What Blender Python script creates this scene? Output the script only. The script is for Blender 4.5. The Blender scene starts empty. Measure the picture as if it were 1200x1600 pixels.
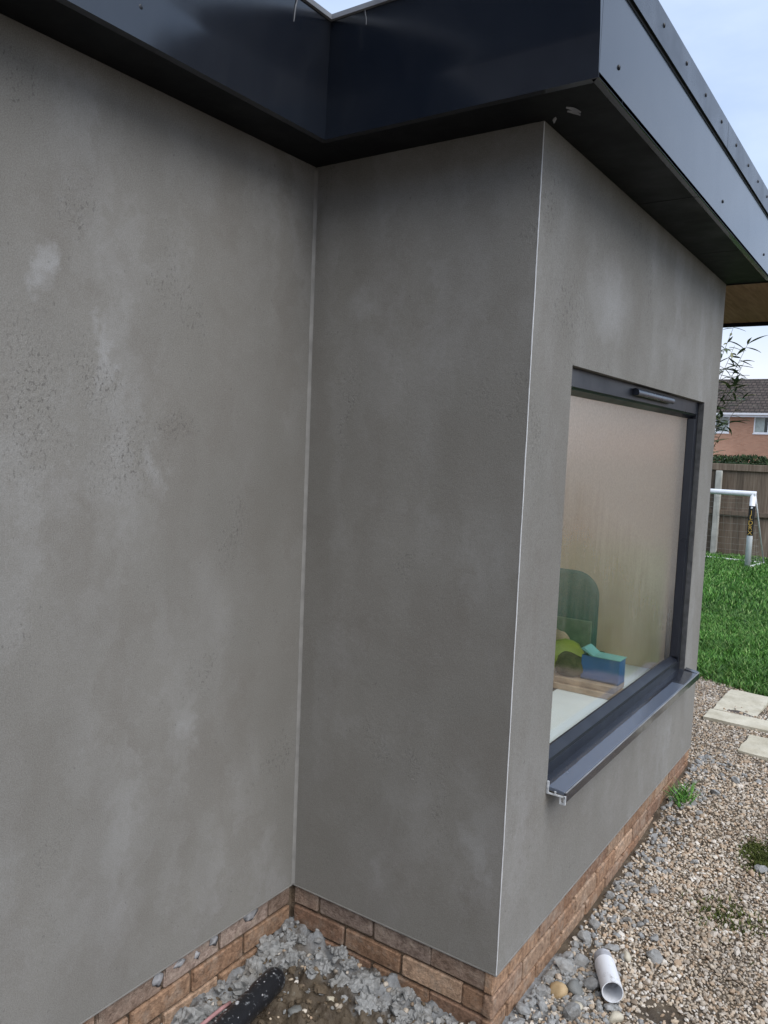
import bpy, bmesh, math, random
import numpy as np
from mathutils import Vector, Matrix, noise, Euler
S = bpy.context.scene
COL = S.collection
random.seed(7); RNG = np.random.default_rng(7)
rad = math.radians
# ------------------------------------------------------------------ camera
cam_d = bpy.data.cameras.new('camera'); cam = bpy.data.objects.new('camera', cam_d); COL.objects.link(cam)
cam_d.sensor_fit = 'VERTICAL'; cam_d.sensor_height = 36.0; cam_d.lens = 27.94
cam_d.clip_start = 0.05; cam_d.clip_end = 2000
rt = Vector((0.82479082, 0.56392546, 0.04133019)); up = Vector((-0.08254524, 0.04777363, 0.99544159)); fw = Vector((-0.55938036, 0.8244427, -0.08595262))
cam.matrix_world = Matrix(((rt.x, up.x, -fw.x, 1.69527582), (rt.y, up.y, -fw.y, -2.03132436), (rt.z, up.z, -fw.z, 1.53101257), (0, 0, 0, 1)))
S.camera = cam
# ------------------------------------------------------------------ world and sun
SUN_EL, SUN_AZ = rad(52), rad(-24)      # azimuth of the sun measured from +x towards +y
w = bpy.data.worlds.new('World'); S.world = w; w.use_nodes = True
nt = w.node_tree; nt.nodes.clear()
out = nt.nodes.new('ShaderNodeOutputWorld'); bg = nt.nodes.new('ShaderNodeBackground'); bg.inputs['Strength'].default_value = 0.1
sky = nt.nodes.new('ShaderNodeTexSky'); sky.sky_type = 'NISHITA'; sky.sun_disc = False
sky.sun_elevation = SUN_EL; sky.sun_rotation = rad(90) - SUN_AZ; sky.air_density = 1.2; sky.dust_density = 2.5
tc = nt.nodes.new('ShaderNodeTexCoord'); mp = nt.nodes.new('ShaderNodeMapping'); mp.inputs['Scale'].default_value = (1, 1, 2.6)
cl = nt.nodes.new('ShaderNodeTexNoise'); cl.inputs['Scale'].default_value = 2.2; cl.inputs['Detail'].default_value = 6; cl.inputs['Roughness'].default_value = 0.55
rp = nt.nodes.new('ShaderNodeValToRGB'); rp.color_ramp.elements[0].position = 0.33; rp.color_ramp.elements[1].position = 0.68
rp.color_ramp.elements[0].color = (2.5, 3.3, 4.8, 1); rp.color_ramp.elements[1].color = (4.1, 4.8, 6.0, 1)
mx = nt.nodes.new('ShaderNodeMix'); mx.data_type = 'RGBA'; mx.inputs['Factor'].default_value = 0.86
L = nt.links.new
L(tc.outputs['Generated'], mp.inputs['Vector']); L(mp.outputs['Vector'], cl.inputs['Vector']); L(cl.outputs['Fac'], rp.inputs['Fac'])
sz = nt.nodes.new('ShaderNodeSeparateXYZ'); L(tc.outputs['Generated'], sz.inputs[0])
hz_ = nt.nodes.new('ShaderNodeMapRange'); hz_.inputs['From Min'].default_value = 0.10; hz_.inputs['From Max'].default_value = 0.17; hz_.inputs['To Min'].default_value = 0.75; hz_.inputs['To Max'].default_value = 0.0; L(sz.outputs['Z'], hz_.inputs['Value'])
hm = nt.nodes.new('ShaderNodeMix'); hm.data_type = 'RGBA'; hm.inputs['B'].default_value = (5.4, 5.5, 6.0, 1); L(hz_.outputs['Result'], hm.inputs['Factor']); L(rp.outputs['Color'], hm.inputs['A'])
L(sky.outputs['Color'], mx.inputs['A']); L(hm.outputs['Result'], mx.inputs['B']); L(mx.outputs['Result'], bg.inputs['Color']); L(bg.outputs['Background'], out.inputs['Surface'])
sd = bpy.data.lights.new('sun', 'SUN'); sd.energy = 1.5; sd.angle = rad(60); sd.color = (1.0, 0.96, 0.9)
sun = bpy.data.objects.new('sun', sd); COL.objects.link(sun)
sv = Vector((math.cos(SUN_EL) * math.cos(SUN_AZ), math.cos(SUN_EL) * math.sin(SUN_AZ), math.sin(SUN_EL)))
sun.rotation_euler = sv.to_track_quat('Z', 'Y').to_euler(); sun.location = (6, -3, 8)
S.view_settings.view_transform = 'Standard'; S.view_settings.look = 'None'; S.view_settings.gamma = 1; S.view_settings.use_curve_mapping = False
S.view_settings.exposure = 1.02
S.cycles.max_bounces = 7; S.cycles.diffuse_bounces = 4; S.cycles.glossy_bounces = 3; S.cycles.transmission_bounces = 4; S.cycles.transparent_max_bounces = 8

# ------------------------------------------------------------------ helpers
def mesh_obj(name, me, mat=None, parent=None, smooth=False):
    if mat: me.materials.clear(); me.materials.append(mat)
    if smooth:
        me.polygons.foreach_set('use_smooth', [True] * len(me.polygons))
    o = bpy.data.objects.new(name, me); COL.objects.link(o)
    if parent: o.parent = parent
    return o
def bm_obj(name, bm, mat=None, parent=None, smooth=False):
    bmesh.ops.recalc_face_normals(bm, faces=bm.faces)
    me = bpy.data.meshes.new(name); bm.to_mesh(me); bm.free()
    return mesh_obj(name, me, mat, parent, smooth)
def add_box(bm, x0, x1, y0, y1, z0, z1):
    vs = [bm.verts.new((x, y, z)) for z in (z0, z1) for y in (y0, y1) for x in (x0, x1)]
    for f in ((0, 2, 3, 1), (4, 5, 7, 6), (0, 1, 5, 4), (2, 6, 7, 3), (0, 4, 6, 2), (1, 3, 7, 5)): bm.faces.new([vs[i] for i in f])
    return vs
def box(name, x0, x1, y0, y1, z0, z1, mat, parent=None, bev=0.0, seg=2):
    bm = bmesh.new(); add_box(bm, x0, x1, y0, y1, z0, z1)
    if bev: bmesh.ops.bevel(bm, geom=bm.edges[:], offset=bev, segments=seg, affect='EDGES', profile=0.5)
    return bm_obj(name, bm, mat, parent)
def prism(bm, prof, axis, a, b):
    """profile of 2-tuples in the plane across axis, extruded from a to b; 'y': profile is (x,z), 'x': (y,z), 'z': (x,y)"""
    def P(p, t): return {'y': (p[0], t, p[1]), 'x': (t, p[0], p[1]), 'z': (p[0], p[1], t)}[axis]
    A = [bm.verts.new(P(p, a)) for p in prof]; B = [bm.verts.new(P(p, b)) for p in prof]
    n = len(prof)
    for i in range(n): bm.faces.new((A[i], A[(i + 1) % n], B[(i + 1) % n], B[i]))
    bm.faces.new(A); bm.faces.new(B[::-1])
def tube(bm, pts, rads, seg=10, caps=True):
    rings = []; n = len(pts); pts = [Vector(p) for p in pts]
    for i, p in enumerate(pts):
        t = (pts[min(i + 1, n - 1)] - pts[max(i - 1, 0)]).normalized()
        a = t.orthogonal().normalized() if i == 0 else (prev - t * prev.dot(t)).normalized()
        prev = a; b = t.cross(a)
        r = rads if not hasattr(rads, '__len__') else rads[i]
        rings.append([bm.verts.new(p + (a * math.cos(k * 2 * math.pi / seg) + b * math.sin(k * 2 * math.pi / seg)) * r) for k in range(seg)])
    for i in range(n - 1):
        for k in range(seg): bm.faces.new((rings[i][k], rings[i][(k + 1) % seg], rings[i + 1][(k + 1) % seg], rings[i + 1][k]))
    if caps: bm.faces.new(rings[0][::-1]); bm.faces.new(rings[-1])
def tube_obj(name, pts, rads, mat, parent=None, seg=10, caps=True):
    bm = bmesh.new(); tube(bm, pts, rads, seg, caps); o = bm_obj(name, bm, mat, parent, True); return o
def empty(name, loc=(0, 0, 0)):
    o = bpy.data.objects.new(name, None); COL.objects.link(o); o.location = loc; o.empty_display_size = 0.2; return o
def tag(o, label=None, cat=None, group=None, kind=None):
    if label: o['label'] = label
    if cat: o['category'] = cat
    if group: o['group'] = group
    if kind: o['kind'] = kind
    return o
def child(o, p):       # parent keeping world place (parents carry only a location)
    o.parent = p; o.matrix_parent_inverse = Matrix.Translation(-p.location) if p.type == 'EMPTY' else Matrix()
    return o

# ------------------------------------------------------------------ material kit
class NM:
    def __init__(s, name, rough=0.7, spec=0.5):
        s.m = bpy.data.materials.new(name); s.m.use_nodes = True; s.t = s.m.node_tree
        s.b = s.t.nodes['Principled BSDF']; s.b.inputs['Roughness'].default_value = rough; s.b.inputs['Specular IOR Level'].default_value = spec
        s._co = None
    def n(s, typ, **kw):
        nd = s.t.nodes.new('ShaderNode' + typ)
        for k, v in kw.items():
            if k in nd.inputs: nd.inputs[k].default_value = v
            else: setattr(nd, k, v)
        return nd
    def l(s, a, b): s.t.links.new(a, b)
    def co(s, kind='Object'):
        if s._co is None: s._co = s.n('TexCoord')
        return s._co.outputs[kind]
    def geo_pos(s): return s.n('NewGeometry').outputs['Position']
    def noise(s, scale, detail=4, rough=0.5, vec=None, stretch=None, dist=0.0):
        v = vec or s.co()
        if stretch:
            m = s.n('Mapping'); m.inputs['Scale'].default_value = stretch; s.l(v, m.inputs['Vector']); v = m.outputs['Vector']
        t = s.n('TexNoise', Scale=scale, Detail=detail, Roughness=rough, Distortion=dist); s.l(v, t.inputs['Vector']); return t.outputs['Fac']
    def ramp(s, fac, stops):
        r = s.n('ValToRGB'); el = r.color_ramp.elements
        while len(el) < len(stops): el.new(0.5)
        for e, (p, c) in zip(el, stops):
            e.position = p; e.color = (c, c, c, 1) if not hasattr(c, '__len__') else (*c, 1)
        s.l(fac, r.inputs['Fac']); return r.outputs['Color']
    def mix(s, fac, a, b, mode='MIX'):
        m = s.n('Mix', data_type='RGBA', blend_type=mode)
        for k, v in (('Factor', fac), ('A', a), ('B', b)):
            if hasattr(v, 'is_linked'): s.l(v, m.inputs[k])
            elif hasattr(v, '__len__'): m.inputs[k].default_value = (*v, 1)
            elif k == 'Factor': m.inputs[k].default_value = v
            else: m.inputs[k].default_value = (v, v, v, 1)
        return m.outputs['Result']
    def math(s, op, a, b=0.0, clamp=False):
        m = s.n('Math', operation=op, use_clamp=clamp)
        for i, v in enumerate((a, b)):
            if hasattr(v, 'is_linked'): s.l(v, m.inputs[i])
            else: m.inputs[i].default_value = v
        return m.outputs[0]
    def bump(s, h, strength=0.3, dist=0.01, prev=None):
        b = s.n('Bump', Strength=strength, Distance=dist); s.l(h, b.inputs['Height'])
        if prev: s.l(prev, b.inputs['Normal'])
        return b.outputs['Normal']
    def set(s, color=None, rough=None, normal=None):
        for k, v in (('Base Color', color), ('Roughness', rough), ('Normal', normal)):
            if v is None: continue
            if hasattr(v, 'is_linked'): s.l(v, s.b.inputs[k])
            elif hasattr(v, '__len__'): s.b.inputs[k].default_value = (*v, 1)
            else: s.b.inputs[k].default_value = v
        return s.m
def simple(name, col, rough=0.6, spec=0.5, var=0.15, scale=20, bump=0.0, bdist=0.003):
    k = NM(name, rough, spec); f = k.noise(scale, 5)
    c = k.mix(k.ramp(f, ((0.3, 0), (0.7, 1))), tuple(x * (1 - var) for x in col), tuple(min(1, x * (1 + var)) for x in col))
    nrm = k.bump(k.noise(scale * 6, 4), bump, bdist) if bump else None
    return k.set(c, None, nrm)

# --- cement render: trowelled, patchy, pitted
def render_mat():
    k = NM('trowelled_render', 0.82, 0.25)
    p = k.geo_pos()
    def spot(c, r, soft=0.5):
        m = k.n('Mapping', vector_type='POINT'); m.inputs['Location'].default_value = tuple(-a / b for a, b in zip(c, r)); m.inputs['Scale'].default_value = tuple(1 / b for b in r)
        k.l(warp, m.inputs['Vector']); ln = k.n('VectorMath', operation='LENGTH'); k.l(m.outputs['Vector'], ln.inputs[0])
        return k.ramp(ln.outputs['Value'], ((soft, 1), (1.0, 0)))
    wn = k.n('TexNoise', Scale=9, Detail=4, Roughness=0.68); k.l(p, wn.inputs['Vector'])
    wsub = k.n('VectorMath', operation='SUBTRACT'); k.l(wn.outputs['Color'], wsub.inputs[0]); wsub.inputs[1].default_value = (.5, .5, .5)
    wsc = k.n('VectorMath', operation='SCALE'); k.l(wsub.outputs[0], wsc.inputs[0]); wsc.inputs['Scale'].default_value = 0.22
    wad = k.n('VectorMath', operation='ADD'); k.l(p, wad.inputs[0]); k.l(wsc.outputs[0], wad.inputs[1]); warp = wad.outputs[0]
    big = k.noise(1.7, 3, 0.55, p, (1, 1, 0.6)); med = k.noise(4.6, 3, 0.62, warp, (1, 1, 0.6))
    c = k.mix(k.ramp(big, ((0.3, 0), (0.7, 1))), (0.180, 0.172, 0.153), (0.240, 0.231, 0.211))
    c = k.mix(k.math('MULTIPLY', k.ramp(med, ((0.46, 0), (0.72, 1))), 0.4), c, (0.150, 0.132, 0.112))
    sm = k.noise(3.0, 4, 0.6, warp, (1.5, 1.5, 0.5))
    smf = k.math('MULTIPLY', k.ramp(sm, ((0.48, 0), (0.76, 0.42))), k.ramp(big, ((0.38, 0.2), (0.62, 1))))
    for (cc, rr, st) in (((0, -0.955, 1.885), (.2, .055, .075), 1.0), ((0, -0.785, 1.74), (.2, .03, .13), 0.7), ((0, -0.63, 1.43), (.2, .035, .09), 0.5), ((0, -0.50, 0.70), (.2, .06, .10), 0.55), ((D, 0.62, 2.03), (.2, .30, .17), 0.6), ((D, 1.5, 1.98), (.2, .45, .10), 0.35), ((.2, 0, 1.95), (.08, .2, .06), .4)):
        smf = k.math('MAXIMUM', smf, k.math('MULTIPLY', spot(cc, rr, 0.0), st * 0.75))
    c = k.mix(k.math('MULTIPLY', smf, k.math('MULTIPLY_ADD', sm, 1.0)), c, (0.40, 0.405, 0.41))
    sw = k.noise(13, 3, 0.6, warp, (1, 0.35, 1.5)); swf = k.ramp(sw, ((0.50, 0), (0.53, 1), (0.56, 0)))
    c = k.mix(k.math('MULTIPLY', k.math('MULTIPLY', swf, k.ramp(big, ((0.4, 0.2), (0.6, 1)))), 0.16), c, (0.33, 0.325, 0.31))
    pm = k.ramp(med, ((0.30, 1), (0.42, 0)))
    for (cc, rr) in (((0, -0.98, 1.60), (.2, .12, .28)), ((0, -0.72, 1.48), (.2, .14, .16)), ((0, -0.80, 1.66), (.2, .12, .08)), ((0, -0.55, 1.55), (.2, .12, .07)), ((0, -0.86, 2.05), (.2, .06, .09)), ((D, 0.07, 2.22), (.2, .06, .14)), ((D, .25, 1.95), (.2, .2, .12)), ((0, -0.33, 1.25), (.2, .06, .15))):
        pm = k.math('MAXIMUM', pm, k.math('MULTIPLY', spot(cc, rr, 0.3), 0.95))
    pits = k.ramp(k.noise(120, 2, 0.55, p, (1, 1, 0.65)), ((0.37, 1), (0.41, 0)))
    pf = k.math('MULTIPLY', pm, pits)
    pf = k.math('MAXIMUM', pf, k.math('MULTIPLY', k.ramp(k.noise(75, 2, 0.5, p, (1, 1, .7)), ((0.25, 1), (0.29, 0))), 0.7))
    c = k.mix(k.math('MULTIPLY', pf, 0.64), c, (0.085, 0.078, 0.07))
    grain = k.noise(330, 1, 0.65, p)
    c = k.mix(0.12, c, k.ramp(grain, ((0.32, 0.0), (0.68, 0.5))))
    nrm = k.bump(k.noise(95, 3, 0.68, p, (1, 1, .7)), 0.4, 0.003); bn = k.t.nodes[-1] if k.t.nodes[-1].type == 'BUMP' else [n_ for n_ in k.t.nodes if n_.type == 'BUMP'][-1]
    k.l(k.math('MULTIPLY_ADD', pm, 0.75), bn.inputs['Strength']); [n_ for n_ in k.t.nodes if n_.type == 'MATH'][-1].inputs[2].default_value = 0.24
    return k.set(c, k.ramp(big, ((0.3, 0.85), (0.7, 0.68))), nrm)
D, Hs, LW = 0.78, 2.402, 2.311       # step depth, soffit height, length of the wall with the window
M = {}
M['render'] = render_mat()
M['bead'] = simple('white_plastic_bead', (0.75, 0.76, 0.77), 0.5, 0.5, 0.08, 40)
M['sealant'] = simple('pale_corner_sealant', (0.245, 0.238, 0.225), 0.6, 0.4, 0.2, 14, 0.2)
def gloss_dark(name, col, rough, smear, ior=1.5):
    k = NM(name, rough, 0.5); p = k.geo_pos()
    f = k.noise(9, 6, 0.65, p, (1, 1, 0.35), 0.4)
    c = k.mix(k.math('MULTIPLY', k.ramp(f, ((0.45, 0), (0.8, 1))), smear), col, (0.16, 0.165, 0.17))
    k.b.inputs['IOR'].default_value = ior
    dust = k.noise(160, 3, 0.6, p)
    c = k.mix(k.math('MULTIPLY', k.ramp(dust, ((0.66, 0), (0.74, 1))), 0.25 * min(1, smear * 4)), c, (0.25, 0.25, 0.25))
    r = k.ramp(k.noise(5, 4, 0.6, p), ((0.3, rough * 0.8), (0.7, rough * 1.25)))
    return k.set(c, r, k.bump(k.noise(2.2, 2, 0.5, p), 0.06, 0.02))
M['fascia'] = gloss_dark('anthracite_fascia', (0.006, 0.009, 0.016), 0.14, 0.04, 1.85)
M['soffit'] = gloss_dark('black_soffit_board', (0.005, 0.006, 0.008), 0.55, 0.04, 1.3)
M['trim'] = gloss_dark('anthracite_edge_trim', (0.012, 0.016, 0.025), 0.28, 0.10, 1.6)
M['drip'] = simple('pale_grey_drip_edge', (0.22, 0.23, 0.25), 0.4, 0.5, 0.3, 9)
M['screw'] = simple('dark_screw_cap', (0.012, 0.013, 0.016), 0.35)
M['frame'] = gloss_dark('anthracite_window_frame', (0.009, 0.011, 0.017), 0.33, 0.07, 1.42)
M['reveal'] = simple('grey_reveal_strip', (0.075, 0.078, 0.082), 0.7, 0.4, 0.4, 30, 0.3)
k = NM('sky_tinted_sill', 0.12, 0.5); p = k.geo_pos(); k.b.inputs['IOR'].default_value = 1.7
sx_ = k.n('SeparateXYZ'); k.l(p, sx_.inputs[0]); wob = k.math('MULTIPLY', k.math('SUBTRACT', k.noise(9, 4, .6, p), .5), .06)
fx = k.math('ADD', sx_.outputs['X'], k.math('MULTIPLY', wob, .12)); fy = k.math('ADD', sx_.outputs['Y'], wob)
sky_tint = k.math('MULTIPLY', k.math('MULTIPLY', k.math('GREATER_THAN', fx, 0.788), k.math('LESS_THAN', sx_.outputs['X'], 0.839)), k.math('LESS_THAN', fy, 1.78))  # sky reflection painted on the sill top as pale blue; far end left dark
M['sill'] = k.set(k.mix(sky_tint, (0.018, 0.021, 0.030), (0.085, 0.105, 0.145)), k.ramp(k.noise(14, 4, .6, p), ((.35, .08), (.7, .28))))
M['cap'] = simple('chipped_white_end_cap', (0.5, 0.52, 0.54), 0.4, 0.5, 0.35, 60)
M['gasket'] = simple('black_gasket', (0.012, 0.012, 0.013), 0.5)
def ply():
    k = NM('bare_plywood', 0.75, 0.3); p = k.geo_pos()
    f = k.noise(6, 6, 0.65, p, (7, 0.6, 1), 0.4)
    c = k.ramp(f, ((0.3, (0.20, 0.115, 0.07)), (0.55, (0.29, 0.175, 0.11)), (0.75, (0.37, 0.24, 0.165))))
    return k.set(c, None, k.bump(f, 0.2, 0.004))
M['ply'] = ply()
def brick_mat():
    k = NM('weathered_brick', 0.9, 0.2); p = k.geo_pos()
    oi = k.n('ObjectInfo')
    f = k.noise(48, 5, 0.75, p); g = k.noise(15, 5, 0.72, p)
    c = k.mix(k.ramp(f, ((0.35, 0), (0.62, 1))), oi.outputs['Color'], k.mix(0.62, oi.outputs['Color'], (0.07, 0.042, 0.028)))
    sm = k.math('MULTIPLY', k.ramp(g, ((0.50, 0), (0.70, 1))), 0.6)
    c = k.mix(sm, c, (0.44, 0.36, 0.29))
    dr = k.noise(130, 4, 0.75, p)
    nrm = k.bump(dr, 0.8, 0.006); nrm = k.bump(f, 0.8, 0.008, nrm)
    return k.set(c, None, nrm)
M['brick'] = brick_mat()
M['mortar'] = simple('brown_mortar', (0.14, 0.104, 0.074), 0.95, 0.2, 0.5, 24, 0.8, 0.008)
M['plasterblob'] = simple('pale_cement_smear', (0.34, 0.34, 0.35), 0.85, 0.2, 0.3, 50, 0.5)
M['concrete'] = simple('pale_concrete', (0.46, 0.45, 0.41), 0.9, 0.2, 0.25, 6, 0.3)
M['white_pl'] = simple('white_plastic', (0.74, 0.76, 0.8), 0.35, 0.5, 0.05, 12)

# ------------------------------------------------------------------ the ground
def sstep(a, b, x): t = min(1, max(0, (x - a) / (b - a))); return t * t * (3 - 2 * t)
def gz(x, y, fine=True):
    z = -0.2
    z += 0.095 * sstep(1.1, 2.4, y) * (1 - 0.5 * sstep(0.9, 1.8, x)) * (1 - sstep(3.0, 4.6, y)) + 0.01 * sstep(3.0, 4.6, y)
    nook = (1 - sstep(0.62, 1.0, x)) * (1 - sstep(-0.03, 0.15, y)) if x < 1.1 else 0
    if nook > 0:
        s1 = math.hypot(max(x, 0), min(y, 0)); wall = min(max(x, 0), max(-y, 0))
        z += nook * (0.07 * math.exp(-s1 / 0.17) + 0.012 * math.exp(-wall / 0.08) - 0.03 * sstep(0.1, 0.32, wall))
        if fine:
            v = Vector((x, y, 0.3))
            lum = abs(noise.noise(v * 13)) + 0.55 * abs(noise.noise(v * 29)) + 0.3 * abs(noise.noise(v * 63))
            z += nook * (lum - 0.42) * 0.06
    if fine: z += 0.011 * noise.noise(Vector((x * 3.1, y * 3.1, 1.7)))
    return z
def lines(*seg):
    o = []
    for a, b, st in seg: o += list(np.arange(a, b - 1e-9, st))
    return o
xs = [-600, -200, -60, -20, -8, -3, -1] + lines((-0.3, -0.012, 0.05), (-0.012, 1.5, 0.0085), (1.5, 3.4, 0.05), (3.4, 8, 0.4)) + [8, 15, 40, 120, 600]
ys = [-600, -200, -60, -20, -8, -4] + lines((-3, -1.1, 0.08), (-1.1, 0.35, 0.0085), (0.35, 3.2, 0.04), (3.2, 14, 0.3)) + [14, 20, 40, 90, 200, 600]
verts = []; clay = []
for y in ys:
    for x in xs:
        far = abs(x) > 9 or y > 15 or y < -4.5 or x < -0.02
        z = -0.2 if far else gz(x, y)
        verts.append((x, y, z))
        c = 0.0
        if not far and x < 1.3 and y < 0.5:
            wall = min(max(x, 0), max(-y, 0)) if x < D else max(0, min(math.hypot(x - D, y) if y < 0 else x - D, 1))
            c = 1 - sstep(0.02, 0.17, wall + 0.10 * noise.noise(Vector((x * 9, y * 9, 5))) + 0.05 * noise.noise(Vector((x * 27, y * 27, 8))))
        clay.append(c)
nx, ny = len(xs), len(ys)
faces = [(j * nx + i, j * nx + i + 1, (j + 1) * nx + i + 1, (j + 1) * nx + i) for j in range(ny - 1) for i in range(nx - 1)]
me = bpy.data.meshes.new('ground'); me.from_pydata(verts, [], faces); at = me.attributes.new('clay', 'FLOAT', 'POINT'); at.data.foreach_set('value', clay)
k = NM('soil_and_clay', 0.8, 0.35); p = k.geo_pos()
ca = k.n('Attribute', attribute_name='clay').outputs['Fac']
f1 = k.noise(14, 6, 0.65, p); f2 = k.noise(60, 5, 0.7, p)
soil = k.mix(k.ramp(f1, ((0.35, 0), (0.65, 1))), (0.055, 0.040, 0.026), (0.125, 0.098, 0.068))
soil = k.mix(k.math('MULTIPLY', k.ramp(f2, ((0.6, 0), (0.7, 1))), 0.6), soil, (0.24, 0.22, 0.18))
cly = k.mix(k.ramp(f2, ((0.3, 0), (0.7, 1))), (0.15, 0.155, 0.16), (0.29, 0.30, 0.31))
clf = k.math('MULTIPLY', ca, k.ramp(f1, ((0.34, 0.15), (0.5, 1))))
k.b.inputs['Roughness'].default_value = 0.6
gm = k.set(k.mix(clf, soil, cly), k.ramp(f1, ((0.3, 0.42), (0.7, 0.8))), k.bump(f2, 0.7, 0.012, k.bump(k.noise(180, 3, 0.6, p), 0.5, 0.004)))
ground = mesh_obj('ground', me, gm, None, True); tag(ground, kind='structure')

# lawn sheet with its ragged gravel edge
edge = [(-7, 5.0), (-1, 4.75), (0.335, 4.5), (0.449, 4.38), (0.602, 4.30), (0.724, 4.24), (0.889, 4.15), (1.3, 4.02), (2.2, 3.9), (4, 3.8), (9.5, 3.7)]
def edge_y(x):
    for (a, b), (c, d) in zip(edge, edge[1:]):
        if a <= x <= c: return b + (d - b) * (x - a) / (c - a)
    return edge[0][1] if x < edge[0][0] else edge[-1][1]
bm = bmesh.new(); N = 60
A = [bm.verts.new((-7 + 16.5 * i / N, edge_y(-7 + 16.5 * i / N) + 0.03 * random.uniform(-1, 1), -0.172)) for i in range(N + 1)]
B = [bm.verts.new((-7 + 16.5 * i / N, 13.2, -0.172)) for i in range(N + 1)]
for i in range(N): bm.faces.new((A[i], A[i + 1], B[i + 1], B[i]))
k = NM('lawn_turf', 0.95, 0.2); p = k.geo_pos()
lawn = bm_obj('lawn', bm, k.set(k.mix(k.ramp(k.noise(3, 6, 0.7, p), ((0.35, 0), (0.65, 1))), (0.018, 0.055, 0.008), (0.045, 0.13, 0.018)), None, k.bump(k.noise(50, 4, 0.7, p), 1.0, 0.03)))
tag(lawn, kind='structure')

# ------------------------------------------------------------------ the house extension
house = empty('house_extension'); tag(house, 'grey rendered flat-roofed house extension with black fascia and brick plinth', 'house')
OY0, OY1, OZ0, OZ1 = 0.305, 2.04, 0.450, 1.792
T = 0.10
def part(name, *a, **kw): return box(name, *a, parent=house, **kw)
# walls, each face with its own mesh (subdivided a touch uneven so the coat is not dead flat)
def coat(name, origin, u, v, nu, nv, thick, holes=()):
    pass
box('rendered_wall', -0.25, 0.0, -4.99, 0.25, 0.0, Hs + 0.03, M['render'], house)
box('rendered_wall', 0.0005, D - T, 0.0, 0.10, 0.0, Hs + 0.03, M['render'], house)
bm = bmesh.new()      # right wall with its window opening, one shell
def wall_face(x, flip):
    ysw = [0.0, OY0, OY1, LW]; zsw = [0.0, OZ0, OZ1, Hs + 0.03]
    g = [[bm.verts.new((x, yy, zz)) for yy in ysw] for zz in zsw]
    for j in range(3):
        for i in range(3):
            if i == 1 and j == 1: continue
            f = (g[j][i], g[j][i + 1], g[j + 1][i + 1], g[j + 1][i]); bm.faces.new(f if not flip else f[::-1])
    return g
g1 = wall_face(D, False); g0 = wall_face(D - T, True)
for (a, b) in (((1, 1), (1, 2)), ((1, 2), (2, 2)), ((2, 2), (2, 1)), ((2, 1), (1, 1)), ((0, 0), (0, 1)), ((0, 1), (0, 2)), ((0, 2), (0, 3)), ((0, 3), (1, 3)), ((1, 3), (2, 3)), ((2, 3), (3, 3)), ((3, 0), (2, 0)), ((2, 0), (1, 0)), ((1, 0), (0, 0)), ((3, 3), (3, 2)), ((3, 2), (3, 1)), ((3, 1), (3, 0))):
    bm.faces.new((g1[a[0]][a[1]], g1[b[0]][b[1]], g0[b[0]][b[1]], g0[a[0]][a[1]]))
bm_obj('rendered_wall', bm, M['render'], house)
box('rendered_wall', -4.0, D - T - 0.0005, LW - 0.1, LW, 0.0, Hs + 0.03, M['render'], house)
# beads
bm = bmesh.new(); pv = None; n = 150          # plastic arris bead, partly buried under the coat
for i in range(n + 1):
    z = (Hs - 0.002) * i / n; a_ = 0.0012 + 0.0010 * noise.noise(Vector((3, 1, z * 9))) + 0.0007 * noise.noise(Vector((9, 1, z * 41))); b_ = 0.0012 + 0.0010 * noise.noise(Vector((5, 2, z * 8))) + 0.0007 * noise.noise(Vector((1, 7, z * 37)))
    pr_ = 0.0009
    row = [bm.verts.new(v) for v in ((D - max(.0004, a_), 0.0, z), (D - max(.0004, a_), -pr_, z), (D + pr_, -pr_, z), (D + pr_, max(.0004, b_), z), (D, max(.0004, b_), z))]
    if pv:
        for q in range(4): bm.faces.new((pv[q], pv[q + 1], row[q + 1], row[q]))
    pv = row
bm_obj('corner_bead', bm, M['bead'], house)
bm = bmesh.new(); n = 60
for s in (0,):
    r = [[], [], []]
    for i in range(n + 1):
        z = 0.002 + (Hs - 0.01) * i / n; wv = 0.0095 + 0.0028 * noise.noise(Vector((0, 0, z * 3))) + 0.0012 * noise.noise(Vector((3, 0, z * 20)))
        r[0].append(bm.verts.new((0.0006, -wv, z))); r[1].append(bm.verts.new((wv * 0.36, -wv * 0.36, z))); r[2].append(bm.verts.new((wv, -0.0006, z)))
    for i in range(n):
        for a in range(2): bm.faces.new((r[a][i], r[a + 1][i], r[a + 1][i + 1], r[a][i + 1]))
bm_obj('corner_sealant', bm, M['sealant'], house, True)
box('base_bead', -0.006, 0.0015, -4.99, 0.0, -0.004, -0.0003, M['sealant'], house)
box('base_bead', 0.0035, D - 0.006, -0.0015, 0.006, -0.004, -0.0003, M['sealant'], house)
box('base_bead', D - 0.006, D + 0.0015, -0.0015, LW, -0.005, -0.0003, M['sealant'], house)

# plinth: mortar core and individual bricks
pl = box('plinth', -0.2, -0.019, -4.99, 0.2, -0.5, -0.0055, M['mortar'], house)
pl2 = box('plinth', -0.0185, D - 0.019, 0.019, 0.2, -0.5, -0.0055, M['mortar'], house)
pl3 = box('plinth', 0.5, D - 0.0192, 0.2005, LW - 0.014, -0.5, -0.0055, M['mortar'], house)
def brick_mesh(l, h, d, seed):
    rnd = random.Random(seed); bm = bmesh.new(); add_box(bm, -l / 2, l / 2, 0, d, -h / 2, h / 2)
    bmesh.ops.bevel(bm, geom=bm.edges[:], offset=0.004, segments=1, affect='EDGES')
    for v in bm.verts: v.co += Vector((rnd.uniform(-1, 1) * 0.0016, rnd.uniform(-1, 1) * 0.0016, rnd.uniform(-1, 1) * 0.0016))
    bmesh.ops.recalc_face_normals(bm, faces=bm.faces)
    me = bpy.data.meshes.new('brick'); bm.to_mesh(me); bm.free(); me.materials.append(M['brick']); return me
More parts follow.
